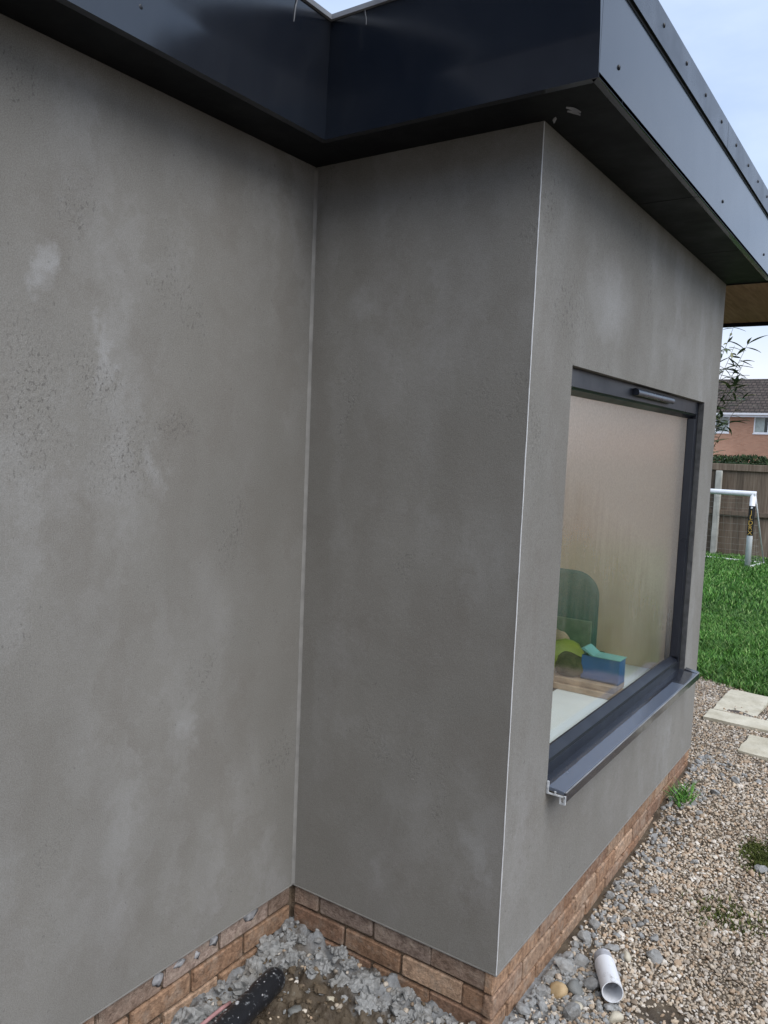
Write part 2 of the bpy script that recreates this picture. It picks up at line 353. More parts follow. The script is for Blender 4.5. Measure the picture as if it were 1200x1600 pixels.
BR = {l: [brick_mesh(l, 0.065, 0.03, int(l * 1000) + i) for i in range(4)] for l in (0.215, 0.1025, 0.16, 0.06)}
pal = [(0.27, 0.165, 0.105), (0.23, 0.135, 0.085), (0.31, 0.195, 0.125), (0.22, 0.135, 0.092), (0.33, 0.225, 0.155), (0.25, 0.165, 0.115)]
palg = [(0.25, 0.195, 0.165), (0.31, 0.25, 0.225), (0.22, 0.16, 0.125), (0.28, 0.215, 0.18)]
def put_brick(l, loc, rz, parent, col):
    o = bpy.data.objects.new('brick', random.choice(BR[l])); COL.objects.link(o); o.parent = parent
    o.location = (loc[0], loc[1], loc[2] + random.uniform(-.0015, .0015)); o.rotation_euler = (random.uniform(-.01, .01), random.uniform(-.008, .008), rz + random.uniform(-.008, .008))
    s = random.uniform(1.35, 1.95); o.color = (*[min(1, c * s) for c in col], 1)
for c in range(4):
    zc = -0.0060 - 0.0325 - 0.075 * c
    # right wall (faces +x): runs from the outer corner
    y = 0.0; first = True
    while y < LW - 0.03:
        l = (0.1025 if c % 2 == 0 else 0.215) if first else 0.215
        if y + l > LW: l = 0.1025 if LW - y > 0.09 else 0.06
        put_brick(l, (D - 0.008, y + l / 2, zc), rad(90), pl3, random.choice(pal)); y += l + 0.010; first = False
    # step wall (faces -y): runs back from the outer corner
    x = D - 0.001; first = True
    while x > 0.05:
        l = (0.215 if c % 2 == 0 else 0.1025) if first else 0.215
        if x - l < 0.0: l = 0.1025 if x > 0.10 else 0.06
        if first:   # corner bricks butt against the right hand face
            put_brick(l, (x - 0.009 - l / 2, 0.008, zc), 0, pl2, random.choice(palg if c == 0 else pal))
        else: put_brick(l, (x - l / 2, 0.008, zc), 0, pl2, random.choice(palg if c == 0 else pal))
        x -= l + 0.010; first = False
    # left wall (faces +x)
    y = -0.004 - (0.0 if c % 2 else 0.11)
    if not c % 2: put_brick(0.1025, (-0.008, -0.057, zc), rad(90), pl, random.choice(palg if c == 0 else pal))
    nb = 0
    while y > -2.2:
        l = 0.215; put_brick(l, (-0.008, y - l / 2, zc), rad(90), pl, random.choice(palg + pal[3:] if c == 0 else pal)); y -= l + 0.010; nb += 1
# cement smears stuck on the top course by the inner corner
for (yy, zz, sy, sz) in ((-0.36, -0.022, 0.018, 0.016), (-0.50, -0.025, 0.022, 0.012), (-0.58, -0.03, 0.02, 0.02), (-0.2, -0.02, 0.03, 0.018), (-0.43, -0.035, 0.012, 0.012)):
    bm = bmesh.new(); bmesh.ops.create_icosphere(bm, subdivisions=2, radius=1)
    for v in bm.verts: v.co = Vector((v.co.x * 0.0025, v.co.y * sy * (1 + 1.1 * noise.noise(v.co * 1.7 + Vector((yy * 9, 0, 0)))), v.co.z * sz * (1 + 1.1 * noise.noise(v.co * 1.9 + Vector((yy * 5, 4, 0)))))) + Vector((-0.0075, yy, zz))
    bm_obj('cement_smear', bm, M['plasterblob'], pl, True)

# roof: soffits, fascias, trims
OV, OVR = 0.175, 0.208               # overhangs
FT = 0.022
ZB = Hs - 0.001
# soffit boards
box('soffit', 0.0005, OV, -4.99, 0.0, Hs, Hs + 0.012, M['soffit'], house)
box('soffit', OV + 0.0005, D + OVR, -OV, -0.0005, Hs, Hs + 0.012, M['soffit'], house)
box('soffit', D + 0.0005, D + OVR, 0.0, LW - 0.002, Hs, Hs + 0.012, M['soffit'], house)
for yy in (0.82, 1.62):
    box('soffit_joint', D + 0.004, D + OVR - 0.004, yy, yy + 0.003, Hs - 0.0015, Hs, M['gasket'], house)
box('plywood_soffit', -3.0, D + OVR, LW + 0.002, 3.58, Hs + 0.003, Hs + 0.02, M['ply'], house)
box('plywood_edge', -3.0, D + OVR, 3.581, 3.605, Hs - 0.02, Hs + 0.36, M['soffit'], house)
box('soffit_edge_batten', D + 0.0005, D + OVR - 0.001, LW - 0.001, LW + 0.001, Hs - 0.006, Hs + 0.003, M['gasket'], house)
# fascias: flat board below, GRP trim flaring outwards on the two inner faces
def flare(n=10):
    pr = [(0.0, ZB), (0.006, 2.495)]
    for i in range(1, n + 1):
        t = i / n; pr.append((0.006 + 0.034 * t ** 1.15, 2.495 + 0.205 * t))
    return pr
fl = flare()
def ribbon_inner(name):
    """board profile swept along the left wall then along the step, mitred at the inner corner"""
    objs = []
    bm = bmesh.new()            # left run, faces +x
    A = [bm.verts.new((OV + a, -4.99, z)) for a, z in fl]; B = [bm.verts.new((OV + a, -OV - a, z)) for a, z in fl]
    A2 = [bm.verts.new((OV - FT, -4.99, z)) for z in (ZB, 2.70)]; B2 = [bm.verts.new((OV - FT, -OV + FT, z)) for z in (ZB, 2.70)]
    for i in range(len(fl) - 1): bm.faces.new((A[i], B[i], B[i + 1], A[i + 1]))
    bm.faces.new((A2[0], B2[0], B[0], A[0])); bm.faces.new((A2[1], A[-1], B[-1], B2[1])); bm.faces.new((A2[0], A2[1], B2[1], B2[0]))
    f = bm_obj('fascia', bm, M['fascia'], house, False); objs.append(f)
    bm = bmesh.new()            # step run, faces -y
    X1 = D + OVR
    A = [bm.verts.new((OV + a, -OV - a, z)) for a, z in fl]; B = [bm.verts.new((X1, -OV - a, z)) for a, z in fl]
    A2 = [bm.verts.new((OV - FT, -OV + FT, z)) for z in (ZB, 2.70)]; B2 = [bm.verts.new((X1 - FT, -OV + FT, z)) for z in (ZB, 2.70)]
    for i in range(len(fl) - 1): bm.faces.new((A[i], B[i], B[i + 1], A[i + 1]))
    bm.faces.new((A2[0], B2[0], B[0], A[0])); bm.faces.new((A2[1], A[-1], B[-1], B2[1])); bm.faces.new((A2[0], A2[1], B2[1], B2[0]))
    bm.faces.new(B + [bm.verts.new((X1, -OV + 0.0005, 2.70)), bm.verts.new((X1, -OV + 0.0005, ZB))])
    f = bm_obj('fascia', bm, M['fascia'], house, False); objs.append(f)
    return objs
fas_l, fas_s = ribbon_inner('fascia')
for f in (fas_l, fas_s):
    f.data.polygons.foreach_set('use_smooth', [True] * len(f.data.polygons))
    f.data.set_sharp_from_angle(angle=rad(30))
X1 = D + OVR
bm = bmesh.new(); add_box(bm, X1 - FT + 0.001, X1, -OV + 0.001, 3.58, ZB, 2.665)
fas_r = bm_obj('fascia', bm, M['fascia'], house)
bv = fas_r.modifiers.new('b', 'BEVEL'); bv.width = 0.003; bv.segments = 2
# drip edges on the inner faces
def drip(pts, nrm):
    pass
e = 0.040
bm = bmesh.new()
P = [(OV + e - .012, 2.7005), (OV + e + 0.010, 2.700), (OV + e + 0.012, 2.712), (OV + e - .004, 2.722), (OV - 0.25, 2.728), (OV - 0.25, 2.7005)]
A = [bm.verts.new((x, -4.99, z)) for x, z in P]; B = [bm.verts.new((x, -x, z)) for x, z in P]
for i in range(len(P)): bm.faces.new((A[i], A[(i + 1) % 6], B[(i + 1) % 6], B[i]))
drl = bm_obj('drip_edge', bm, M['drip'], house)
bm = bmesh.new()
A = [bm.verts.new((x, -x, z)) for x, z in P]; B = [bm.verts.new((X1 - 0.03, -x, z)) for x, z in P]
for i in range(len(P)): bm.faces.new((A[i], A[(i + 1) % 6], B[(i + 1) % 6], B[i]))
drs = bm_obj('drip_edge', bm, M['drip'], house)
# resin drips hanging from the edge
def runs(par, pts, axis):
    for (u, z0, z1, wd) in pts:
        bm = bmesh.new(); n = 8
        for sgn in (0,):
            ring = []
            for i in range(n + 1):
                t = i / n; z = z0 + (z1 - z0) * t; off = OV + 0.0015 + 0.040 * max(0, (z - 2.495) / 0.205) ** 1.15
                ww = wd * (1 - 0.75 * t) * (1 + 0.3 * math.sin(i * 2.1 + u * 50)); du = 0.0012 * math.sin(i * 0.8 + u * 30)
                row = []
                for (a, b) in ((-1, 0), (0, 0.0035), (1, 0)):
                    q = u + du + a * ww
                    row.append(bm.verts.new((off + b, q, z) if axis == 'y' else (q, -off - b, z)))
                ring.append(row)
            for i in range(n):
                for a in range(2): bm.faces.new((ring[i][a], ring[i][a + 1], ring[i + 1][a + 1], ring[i + 1][a]))
        bm_obj('resin_run', bm, M['drip'], par, True)
runs(drl, ((-0.36, 2.70, 2.64, 0.002),), 'y')
runs(drs, ((0.335, 2.70, 2.665, 0.002),), 'x')
# raised edge trim on the long right face, in two lengths
def edge_trim(y0, y1):
    bm = bmesh.new(); prof = [(X1 + 0.0005, 2.655), (X1 + 0.009, 2.653), (X1 + 0.007, 2.748), (X1 - 0.004, 2.766), (X1 - 0.03, 2.770), (X1 - 0.05, 2.74), (X1 - 0.012, 2.735)]
    prism(bm, prof, 'y', y0, y1); return bm_obj('edge_trim', bm, M['trim'], house)
t1 = edge_trim(-OV + 0.001, 1.128); t2 = edge_trim(1.1315, 3.605)
box('shadow_gap', X1 - 0.002, X1 + 0.0012, -OV + 0.002, 3.58, 2.646, 2.655, M['gasket'], house)
def screw_mesh(r):
    bm = bmesh.new(); bmesh.ops.create_uvsphere(bm, u_segments=10, v_segments=6, radius=r)
    for v in bm.verts: v.co.x *= 0.55
    me = bpy.data.meshes.new('screw'); bm.to_mesh(me); bm.free(); me.materials.append(M['screw'])
    me.polygons.foreach_set('use_smooth', [True] * len(me.polygons)); return me
SM = screw_mesh(0.0065); SMB = screw_mesh(0.0085)
def screw(me, loc, par, rz=0):
    o = bpy.data.objects.new('screw', me); COL.objects.link(o); o.location = loc; o.rotation_euler.z = rz; o.parent = par
for yy in (-0.11, 0.045, 0.275, 0.526, 0.774, 1.018): screw(SM, (X1 + 0.0085, yy, 2.71), t1)
for yy in (1.277, 1.523, 1.744, 1.975, 2.2, 2.45): screw(SM, (X1 + 0.0085, yy, 2.713), t2)
for yy in (-0.042, 1.16, 2.056): screw(SM, (X1 + 0.001, yy, 2.475), fas_r)
for xx in (0.526, 0.895): screw(SM, (xx, -OV - 0.001, 2.472), fas_s, rad(90))
screw(SMB, (OV + 0.001, -0.834, 2.469), fas_l); screw(SMB, (OV + 0.001, -1.5, 2.469), fas_l)
# roof deck with an unseen rooflight, added to light the room
RL = (-2.55, 0.6, 0.14, 2.17)
box('roof_deck', -6, OV - FT - 0.002, -4.99, -0.3, 2.44, 2.69, M['soffit'], house)
box('roof_deck', -6, X1 - 0.06, -0.2999 + 0.16, RL[2], 2.44, 2.69, M['soffit'], house)
box('roof_deck', -6, X1 - 0.06, RL[3], 3.55, 2.44, 2.69, M['soffit'], house)
box('roof_deck', -6, RL[0], RL[2] + .0005, RL[3] - .0005, 2.44, 2.69, M['soffit'], house)
box('roof_deck', RL[1], X1 - 0.06, RL[2] + .0005, RL[3] - .0005, 2.44, 2.69, M['soffit'], house)
box('roof_deck', -6, OV - FT - 0.002, -0.2995, -0.2999 + 0.1595, 2.44, 2.69, M['soffit'], house)
k = NM('clear_glass', 0.02); k.t.nodes.remove(k.b)
tr = k.n('BsdfTransparent'); tr.inputs['Color'].default_value = (0.9, 0.93, 0.92, 1); gl = k.n('BsdfGlossy', Roughness=0.03); fr = k.n('Fresnel', IOR=1.5); ms = k.n('MixShader')
fr_o = k.math('MULTIPLY', fr.outputs[0], k.math('SUBTRACT', 1.0, k.n('NewGeometry').outputs['Backfacing']))
k.l(fr_o, ms.inputs[0]); k.l(tr.outputs[0], ms.inputs[1]); k.l(gl.outputs[0], ms.inputs[2]); k.l(ms.outputs[0], k.t.nodes['Material Output'].inputs['Surface']); M['glass'] = k.m
box('added_rooflight_pane', RL[0] - 0.05, RL[1] + 0.05, RL[2] - 0.05, RL[3] + 0.05, 2.70, 2.712, M['glass'], house)
# flakes of torn film hanging by the corner of the soffit
for (x, y, l, a) in ((0.878, -0.045, 0.040, 0.75), (0.872, -0.026, 0.034, 0.6), (0.812, -0.008, 0.016, 2.0)):
    bm = bmesh.new(); n = 5; R_ = []
    for i in range(n + 1):
        t = i / n - 0.5; wv = 0.006 * (1 - abs(t) * 1.5)
        R_.append([bm.verts.new((x + math.cos(a) * l * t - math.sin(a) * s * wv, y + math.sin(a) * l * t + math.cos(a) * s * wv, Hs - 0.002 - 0.008 * (t + .5) ** 2 - 0.003 * (s > 0))) for s in (-1, 1)])
    for i in range(n): bm.faces.new((R_[i][0], R_[i][1], R_[i + 1][1], R_[i + 1][0]))
    bm_obj('torn_film', bm, M['drip'], house)

# ------------------------------------------------------------------ the window
win = empty('window', (D, 1.17, OZ0)); win.parent = house
def wp(o): child(o, win); return o
XF = D - 0.025                       # outer face of the frame
FW = 0.060; FWR = 0.030
def fbox(name, y0, y1, z0, z1, x0, x1, mat, bev=0.002): return wp(box(name, x0, x1, y0, y1, z0, z1, mat, None, bev))
fbox('reveal', OY1 - 0.0035, OY1 - 0.0005, OZ0 + .012, OZ1 - 0.004, XF + 0.0005, D - 0.001, M['reveal'], 0)
fbox('frame', OY0 + 0.0005, OY1 - 0.004, OZ1 - FW, OZ1 - 0.0005, XF - 0.07, XF, M['frame'])
fbox('frame', OY0 + 0.0005, OY1 - 0.004, OZ0 + 0.004, OZ0 + 0.062, XF - 0.07, XF, M['frame'])
fbox('frame', OY0 + 0.0005, OY0 + FW, OZ0 + 0.0625, OZ1 - FW - 0.0005, XF - 0.07, XF - 0.0004, M['frame'])
fbox('frame', OY1 - 0.004 - FWR, OY1 - 0.004, OZ0 + 0.0625, OZ1 - FW - 0.0005, XF - 0.07, XF - 0.0004, M['frame'])
XP = XF - 0.038                      # glass
def bead(axis, a, b, prof, mat=M['frame']):
    bm = bmesh.new(); prism(bm, prof, axis, a, b); return wp(bm_obj('glazing_bead', bm, mat))
zb, zt, ya, yb = OZ0 + 0.0625, OZ1 - FW - 0.0005, OY0 + FW, OY1 - 0.004 - FWR
bead('y', ya, yb, [(XF - 0.003, zb), (XF - 0.006, zb + 0.008), (XP + 0.004, zb + 0.026), (XP + 0.001, zb + 0.026), (XP + 0.001, zb)])
bead('y', ya, yb, [(XF - 0.003, zt), (XF - 0.006, zt - 0.006), (XP + 0.004, zt - 0.020), (XP + 0.001, zt - 0.020), (XP + 0.001, zt)])
bead('z', zb + .0265, zt - .0205, [(XF - 0.003, ya), (XF - 0.006, ya + 0.006), (XP + 0.004, ya + 0.020), (XP + 0.001, ya + 0.020), (XP + 0.001, ya)])
bead('z', zb + .0265, zt - .0205, [(XF - 0.003, yb), (XF - 0.006, yb - 0.006), (XP + 0.004, yb - 0.020), (XP + 0.001, yb - 0.020), (XP + 0.001, yb)])
# misted double glazing: film of condensation heavier towards the top and far side, runs wiped through it low on the near side
def misted():
    k = NM('misted_glass', 0.05); k.t.nodes.remove(k.b); p = k.geo_pos()
    sx = k.n('SeparateXYZ'); k.l(p, sx.inputs[0])
    n1 = k.noise(3.2, 5, 0.6, p, (1, 1.4, 0.6)); run = k.noise(26, 4, 0.6, p, (1, 1.2, 0.09)); dot = k.noise(150, 3, 0.7, p)
    hz = k.math('MULTIPLY_ADD', sx.outputs['Z'], 1.5); k.t.nodes[-1].inputs[2].default_value = -1.25
    hy = k.math('MULTIPLY_ADD', sx.outputs['Y'], 0.62); k.t.nodes[-1].inputs[2].default_value = -0.42
    f = k.math('ADD', k.math('ADD', hz, hy), k.math('MULTIPLY', k.math('SUBTRACT', n1, 0.5), 0.7))
    f = k.math('ADD', f, k.math('MULTIPLY', k.math('SUBTRACT', run, 0.5), 0.34))
    fog = k.ramp(f, ((0.05, 0.02), (0.9, 0.72)))
    fog = k.math('MULTIPLY', fog, k.ramp(dot, ((0.40, 0.8), (0.62, 1.0))), True)
    tr = k.n('BsdfTransparent'); tr.inputs['Color'].default_value = (0.93, 0.96, 0.93, 1)
    tl = k.n('BsdfTranslucent'); tl.inputs['Color'].default_value = (0.95, 0.94, 0.9, 1)
    df = k.n('BsdfDiffuse'); df.inputs['Color'].default_value = (0.60, 0.57, 0.52, 1)
    wet = k.n('MixShader'); wet.inputs[0].default_value = 0.28; k.l(tl.outputs[0], wet.inputs[1]); k.l(df.outputs[0], wet.inputs[2])
    a = k.n('MixShader'); k.l(fog, a.inputs[0]); k.l(tr.outputs[0], a.inputs[1]); k.l(wet.outputs[0], a.inputs[2])
    g = k.n('BsdfGlossy'); k.l(k.ramp(f, ((0.0, 0.07), (0.7, 0.19))), g.inputs['Roughness']); g.inputs['Color'].default_value = (0.95, 0.95, 0.95, 1)
    fr = k.n('Fresnel', IOR=2.1); b = k.n('MixShader'); k.l(k.math('MULTIPLY', fr.outputs[0], k.math('SUBTRACT', 1.0, k.n('NewGeometry').outputs['Backfacing'])), b.inputs[0]); k.l(a.outputs[0], b.inputs[1]); k.l(g.outputs[0], b.inputs[2])
    k.l(b.outputs[0], k.t.nodes['Material Output'].inputs['Surface']); return k.m
M['misted'] = misted()
bm = bmesh.new(); vv = [bm.verts.new((XP, y, z)) for y, z in ((ya - .01, zb - .01), (yb + .01, zb - .01), (yb + .01, zt + .01), (ya - .01, zt + .01))]; bm.faces.new(vv)
me = bpy.data.meshes.new('pane'); bm.to_mesh(me); bm.free(); pane = wp(mesh_obj('pane', me, M['misted'])); tag(pane, 'misted window pane streaked with condensation')
# trickle vent canopy on the head of the frame
bm = bmesh.new(); pr = [(XF + 0.0005, 1.776), (XF + 0.012, 1.778), (XF + 0.022, 1.772), (XF + 0.026, 1.762), (XF + 0.024, 1.753), (XF + 0.018, 1.750), (XF + 0.0005, 1.752)]
prism(bm, pr, 'y', 0.99, 1.50); vent = wp(bm_obj('trickle_vent', bm, M['trim'])); vent.data.polygons.foreach_set('use_smooth', [True] * len(vent.data.polygons)); vent.data.set_sharp_from_angle(angle=rad(40))
# sill: sloping top, dropped nose with a drip lip, broken end cap
NX = D + 0.064
bm = bmesh.new(); prism(bm, [(XF - 0.01, 0.4495), (XF - 0.01, 0.4745), (NX - 0.006, 0.4640), (NX, 0.459), (NX + 0.001, 0.428), (NX - 0.004, 0.428), (NX - 0.006, 0.452), (D + 0.004, 0.456), (D + .001, 0.4495)], 'y', OY0 - 0.002, OY1 - 0.004)
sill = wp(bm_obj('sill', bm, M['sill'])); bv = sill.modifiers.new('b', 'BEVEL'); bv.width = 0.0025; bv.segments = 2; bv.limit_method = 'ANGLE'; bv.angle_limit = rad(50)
bm = bmesh.new(); prism(bm, [(D + 0.001, 0.4755), (NX - 0.006, 0.465), (NX, 0.460), (NX + 0.001, 0.428), (NX - 0.004, 0.428), (NX - 0.006, 0.452), (D + 0.001, 0.456)], 'y', OY1 - 0.0038, OY1 + 0.035)
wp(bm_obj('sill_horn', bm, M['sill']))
capb = bmesh.new(); 
for args in ((D + .002, NX, -0.005, 0.001, 0.446, 0.450), (NX - 0.004, NX + 0.002, -0.005, 0.001, 0.428, 0.452), (D + .002, D + .008, -0.006, 0.002, 0.446, 0.486), (NX - 0.018, NX - 0.014, -0.004, 0.001, 0.425, 0.448), (NX - .018, NX + .0015, -0.0045, .0015, 0.4235, 0.428), (D + 0.028, D + 0.033, -0.004, 0.0, 0.449, 0.459)):
    add_box(capb, args[0], args[1], OY0 - 0.002 + args[2], OY0 - 0.002 + args[3], args[4], args[5])
wp(bm_obj('end_cap', capb, M['cap']))
box('nose_edge', NX - 0.0028, NX + 0.0018, OY0, OY1 + 0.03, 0.4603, 0.4622, M['drip'])
o = bpy.data.objects['nose_edge']; wp(o)

# ------------------------------------------------------------------ the room behind the glass
M['plaster'] = simple('pink_fresh_plaster', (0.74, 0.54, 0.385), 0.9, 0.2, 0.08, 2.5)
M['intfloor'] = simple('grey_floor_screed', (0.72, 0.68, 0.62), 0.9, 0.2, 0.2, 5)
box('interior_lining', -3.6, D - T - 0.003, LW - 0.125, LW - 0.101, 0.02, 2.43, M['plaster'], house)
box('interior_lining', -2.62, -2.6, 0.11, LW - 0.126, 0.02, 2.43, M['plaster'], house)
box('interior_lining', -3.6, D - T - 0.003, 0.101, 0.12, 0.02, 2.43, M['plaster'], house)
box('interior_floor', -3.7, D - T - 0.001, 0.10, LW - 0.10, -0.02, 0.019, M['intfloor'], house)
M['teal'] = simple('dark_teal_fabric', (0.02, 0.07, 0.08), 0.85, 0.3, 0.2, 30, 0.4)
M['olive'] = simple('dark_green_fabric', (0.10, 0.15, 0.11), 0.85, 0.3, 0.2, 30, 0.4)
M['blue'] = simple('blue_plastic', (0.02, 0.10, 0.32), 0.4, 0.5, 0.1, 9)
M['cyan'] = simple('pale_turquoise_plastic', (0.16, 0.40, 0.39), 0.4, 0.5, 0.1, 9)
M['lime'] = simple('lime_bag_plastic', (0.19, 0.235, 0.03), 0.5, 0.5, 0.25, 14)
M['board'] = simple('sawn_pale_timber', (0.34, 0.25, 0.17), 0.8, 0.3, 0.5, 11)
M['whiteb'] = simple('white_board', (0.72, 0.76, 0.76), 0.6, 0.4, 0.05, 4)
M['darkfur'] = simple('mottled_brown_sacking', (0.07, 0.06, 0.035), 0.95, 0.2, 0.6, 30, 0.8, 0.01)
# white low bench under the window
b = empty('low_bench', (0.5, 1.2, 0.02)); tag(b, 'white low bench inside the room just below the misted window', 'bench')
child(box('bench_top', 0.33, 0.676, 0.32, 2.18, 0.385, 0.405, M['whiteb'], None, 0.003), b)
for yy in (0.4, 1.25, 2.1): child(box('bench_leg', 0.36, 0.64, yy - .01, yy + .01, 0.02, 0.3845, M['whiteb']), b)
# tan cardboard carton beside it
b = empty('cardboard_carton', (0.13, 1.35, 0.02)); tag(b, 'tan cardboard carton on the floor behind the glass at lower left', 'box')
child(box('carton_body', -0.05, 0.325, 1.0, 1.75, 0.02, 0.375, M['board'], None, 0.004), b)
child(box('carton_flap', -0.05, 0.325, 1.0, 1.36, 0.3755, 0.380, M['board']), b)
child(box('carton_flap', -0.05, 0.325, 1.364, 1.75, 0.3755, 0.380, M['board']), b)
# planks
for i, (x0, x1, y0, y1, z0) in enumerate(((0.10, 0.62, 1.50, 1.64, 0.4065), (0.12, 0.60, 1.52, 1.66, 0.4335))):
    o = box('timber_plank', x0, x1, y0, y1, z0, z0 + 0.026, M['board'], None, 0.002)
    tag(o, ('lower' if i == 0 else 'upper') + ' sawn timber plank of the pair lying across the white bench', 'plank', 'planks on the bench')
# blue tray box with pale lid
b = empty('storage_box', (0.52, 1.62, 0.46)); tag(b, 'blue plastic storage box with pale turquoise rim seen through the window', 'box')
bm = bmesh.new()
zb0 = 0.4605
for (x0, x1, y0, y1) in ((0.42, 0.60, 1.565, 1.572), (0.42, 0.60, 1.648, 1.655), (0.42, 0.427, 1.5725, 1.6475), (0.593, 0.60, 1.5725, 1.6475)): add_box(bm, x0, x1, y0, y1, zb0, zb0 + 0.115)
add_box(bm, 0.42, 0.60, 1.565, 1.655, zb0 - .0002, zb0 + .006)
child(bm_obj('box_body', bm, M['blue']), b)
bm = bmesh.new(); prism(bm, [(0.415, 0.606), (0.43, 0.612), (0.475, 0.580), (0.604, 0.5785), (0.604, 0.5755), (0.47, 0.5765)], 'y', 1.56, 1.66); child(bm_obj('lid', bm, M['cyan']), b)
# lime bag and brown sack, built as lumpy sacks
def sack(name, c, s, mat, seed, label, cat):
    bm = bmesh.new(); bmesh.ops.create_icosphere(bm, subdivisions=3, radius=1)
    for v in bm.verts:
        q = v.co.copy(); f = 1 + 0.22 * noise.noise(q * 1.6 + Vector((seed, 0, 0))) + 0.07 * noise.noise(q * 5 + Vector((0, seed, 0)))
        z = q.z * f; z = max(z, -0.72); v.co = Vector((q.x * f * s[0], q.y * f * s[1], (z + 0.72) * s[2]))
    o = bm_obj(name, bm, mat, None, True); o.location = c; tag(o, label, cat); return o
sack('plastic_bag', (0.22, 1.80, 0.37), (0.14, 0.12, 0.115), M['lime'], 3, 'lime green plastic bag heaped behind the glass beside the blue box', 'bag')
sack('brown_sack', (0.36, 1.585, 0.460), (0.075, 0.055, 0.065), M['darkfur'], 9, 'small mottled brown sack on the planks left of the blue box', 'sack')
# chair with a rounded teal back
ch = empty('chair', (0.12, 1.98, 0.02)); tag(ch, 'dark teal upholstered chair with rounded back inside the room', 'chair')
def rounded(w_, h_, r, d_, n=8):
    pts = []
    for cx, cz, a0 in ((w_ / 2 - r, h_ - r, 0), (-w_ / 2 + r, h_ - r, 90)):
        for i in range(n + 1): a = rad(a0 + 90 * i / n); pts.append((cx + r * math.cos(a), cz + r * math.sin(a)))
    pts += [(-w_ / 2, 0), (w_ / 2, 0)]; return pts
bm = bmesh.new(); prism(bm, [(0.14 + x, 0.42 + z) for x, z in rounded(0.42, 0.49, 0.13, 0.05)], 'y', 1.93, 1.985)
o = child(bm_obj('backrest', bm, M['teal']), ch); bv = o.modifiers.new('b', 'BEVEL'); bv.width = 0.018; bv.segments = 3; bv.limit_method = 'ANGLE'; bv.angle_limit = rad(60)
child(box('back_panel', -0.05, 0.335, 1.918, 1.931, 0.44, 0.66, M['olive'], None, 0.005), ch)
child(box('seat', -0.07, 0.35, 1.99, 2.165, 0.40, 0.46, M['teal'], None, 0.02), ch)
for (x, y) in ((-0.05, 1.95), (0.325, 1.95), (-0.05, 2.15), (0.325, 2.15)): child(tube_obj('leg', [(x, y, 0.02), (x, y, 0.41)], 0.012, M['gasket']), ch)
sack('cushion', (0.165, 1.885, 0.47), (0.075, 0.03, 0.075), M['board'], 21, 'tan cushion leaning on the teal chair at the left of the window', 'cushion')
o = sack('round_lid', (0.29, 1.875, 0.425), (0.05, 0.02, 0.035), M['whiteb'], 5, 'white round lid propped in front of the teal chair', 'lid')
# ------------------------------------------------------------------ slabs
M['slab'] = None
k = NM('pale_paving_stone', 0.85, 0.3); p = k.geo_pos()
f = k.noise(7, 6, 0.65, p); g = k.noise(70, 4, 0.6, p)
c = k.mix(k.ramp(f, ((0.35, 0), (0.7, 1))), (0.42, 0.385, 0.295), (0.62, 0.585, 0.48)); c = k.mix(k.math('MULTIPLY', k.ramp(g, ((0.62, 0), (0.7, 1))), 0.6), c, (0.13, 0.12, 0.1))
M['slab'] = k.set(c, None, k.bump(g, 0.4, 0.004, k.bump(f, 0.5, 0.012)))
for (x0, x1, y0, y1, lab, rz) in ((0.66, 0.925, 3.455, 4.01, 'pale square paving slab nearest the lawn edge', 0.0), (0.665, 1.30, 3.135, 3.335, 'long narrow pale paving slab between the gravel and the square slab', -0.02),
                                 (0.955, 1.42, 2.68, 3.0, 'pale paving slab half sunk in gravel at the right edge', -0.03), (0.985, 1.40, 3.37, 3.92, 'pale paving slab right of the square slab', 0.01)):
    cx, cy = (x0 + x1) / 2, (y0 + y1) / 2
    bm = bmesh.new(); add_box(bm, x0 - cx, x1 - cx, y0 - cy, y1 - cy, -0.05, 0.0)
    bmesh.ops.subdivide_edges(bm, edges=bm.edges[:], cuts=7, use_grid_fill=True)
    for v in bm.verts:
        n3 = v.co * 9 + Vector((cx * 7, 0, 0)); e_ = Vector((noise.noise(n3), noise.noise(n3 + Vector((9, 0, 0))), 0.5 * noise.noise(n3 + Vector((0, 9, 0)))))
        v.co += e_ * 0.009
    o = bm_obj('paving_slab', bm, M['slab']); o.location = (cx, cy, gz(cx, cy, False) + 0.022); o.rotation_euler.z = rz; tag(o, lab, 'paving slab', 'stepping slabs by the lawn')
SLABS = ((0.65, 0.935, 3.445, 4.02), (0.655, 1.31, 3.125, 3.345), (0.945, 1.43, 2.67, 3.01), (0.975, 1.41, 3.36, 3.93))

# ------------------------------------------------------------------ stones and clods
def islands(name, base_v, base_f, P, Rm, mat, smooth=True):
    """one mesh out of many copies of base shapes: P (n,3), Rm (n,3,3)"""
    nv, nf = base_v.shape[1], base_f.shape[0]; n = len(P); pick = RNG.integers(0, base_v.shape[0], n)
    V = np.einsum('nij,nkj->nki', Rm, base_v[pick]) + P[:, None, :]
    F = (base_f[None] + (np.arange(n) * nv)[:, None, None]).reshape(-1)
    me = bpy.data.meshes.new(name); me.vertices.add(n * nv); me.vertices.foreach_set('co', V.reshape(-1).astype(np.float32))
    k_ = base_f.shape[1]; me.loops.add(n * nf * k_); me.loops.foreach_set('vertex_index', F.astype(np.int32)); me.polygons.add(n * nf)
    me.polygons.foreach_set('loop_start', (np.arange(n * nf) * k_).astype(np.int32)); me.polygons.foreach_set('loop_total', np.full(n * nf, k_, np.int32))
    me.polygons.foreach_set('use_smooth', np.full(n * nf, smooth)); me.update(); me.validate(); return mesh_obj(name, me, mat)
def ico(sub):
    bm = bmesh.new(); bmesh.ops.create_icosphere(bm, subdivisions=sub, radius=1); v = np.array([x.co[:] for x in bm.verts]); f = np.array([[q.index for q in x.verts] for x in bm.faces]); bm.free(); return v, f
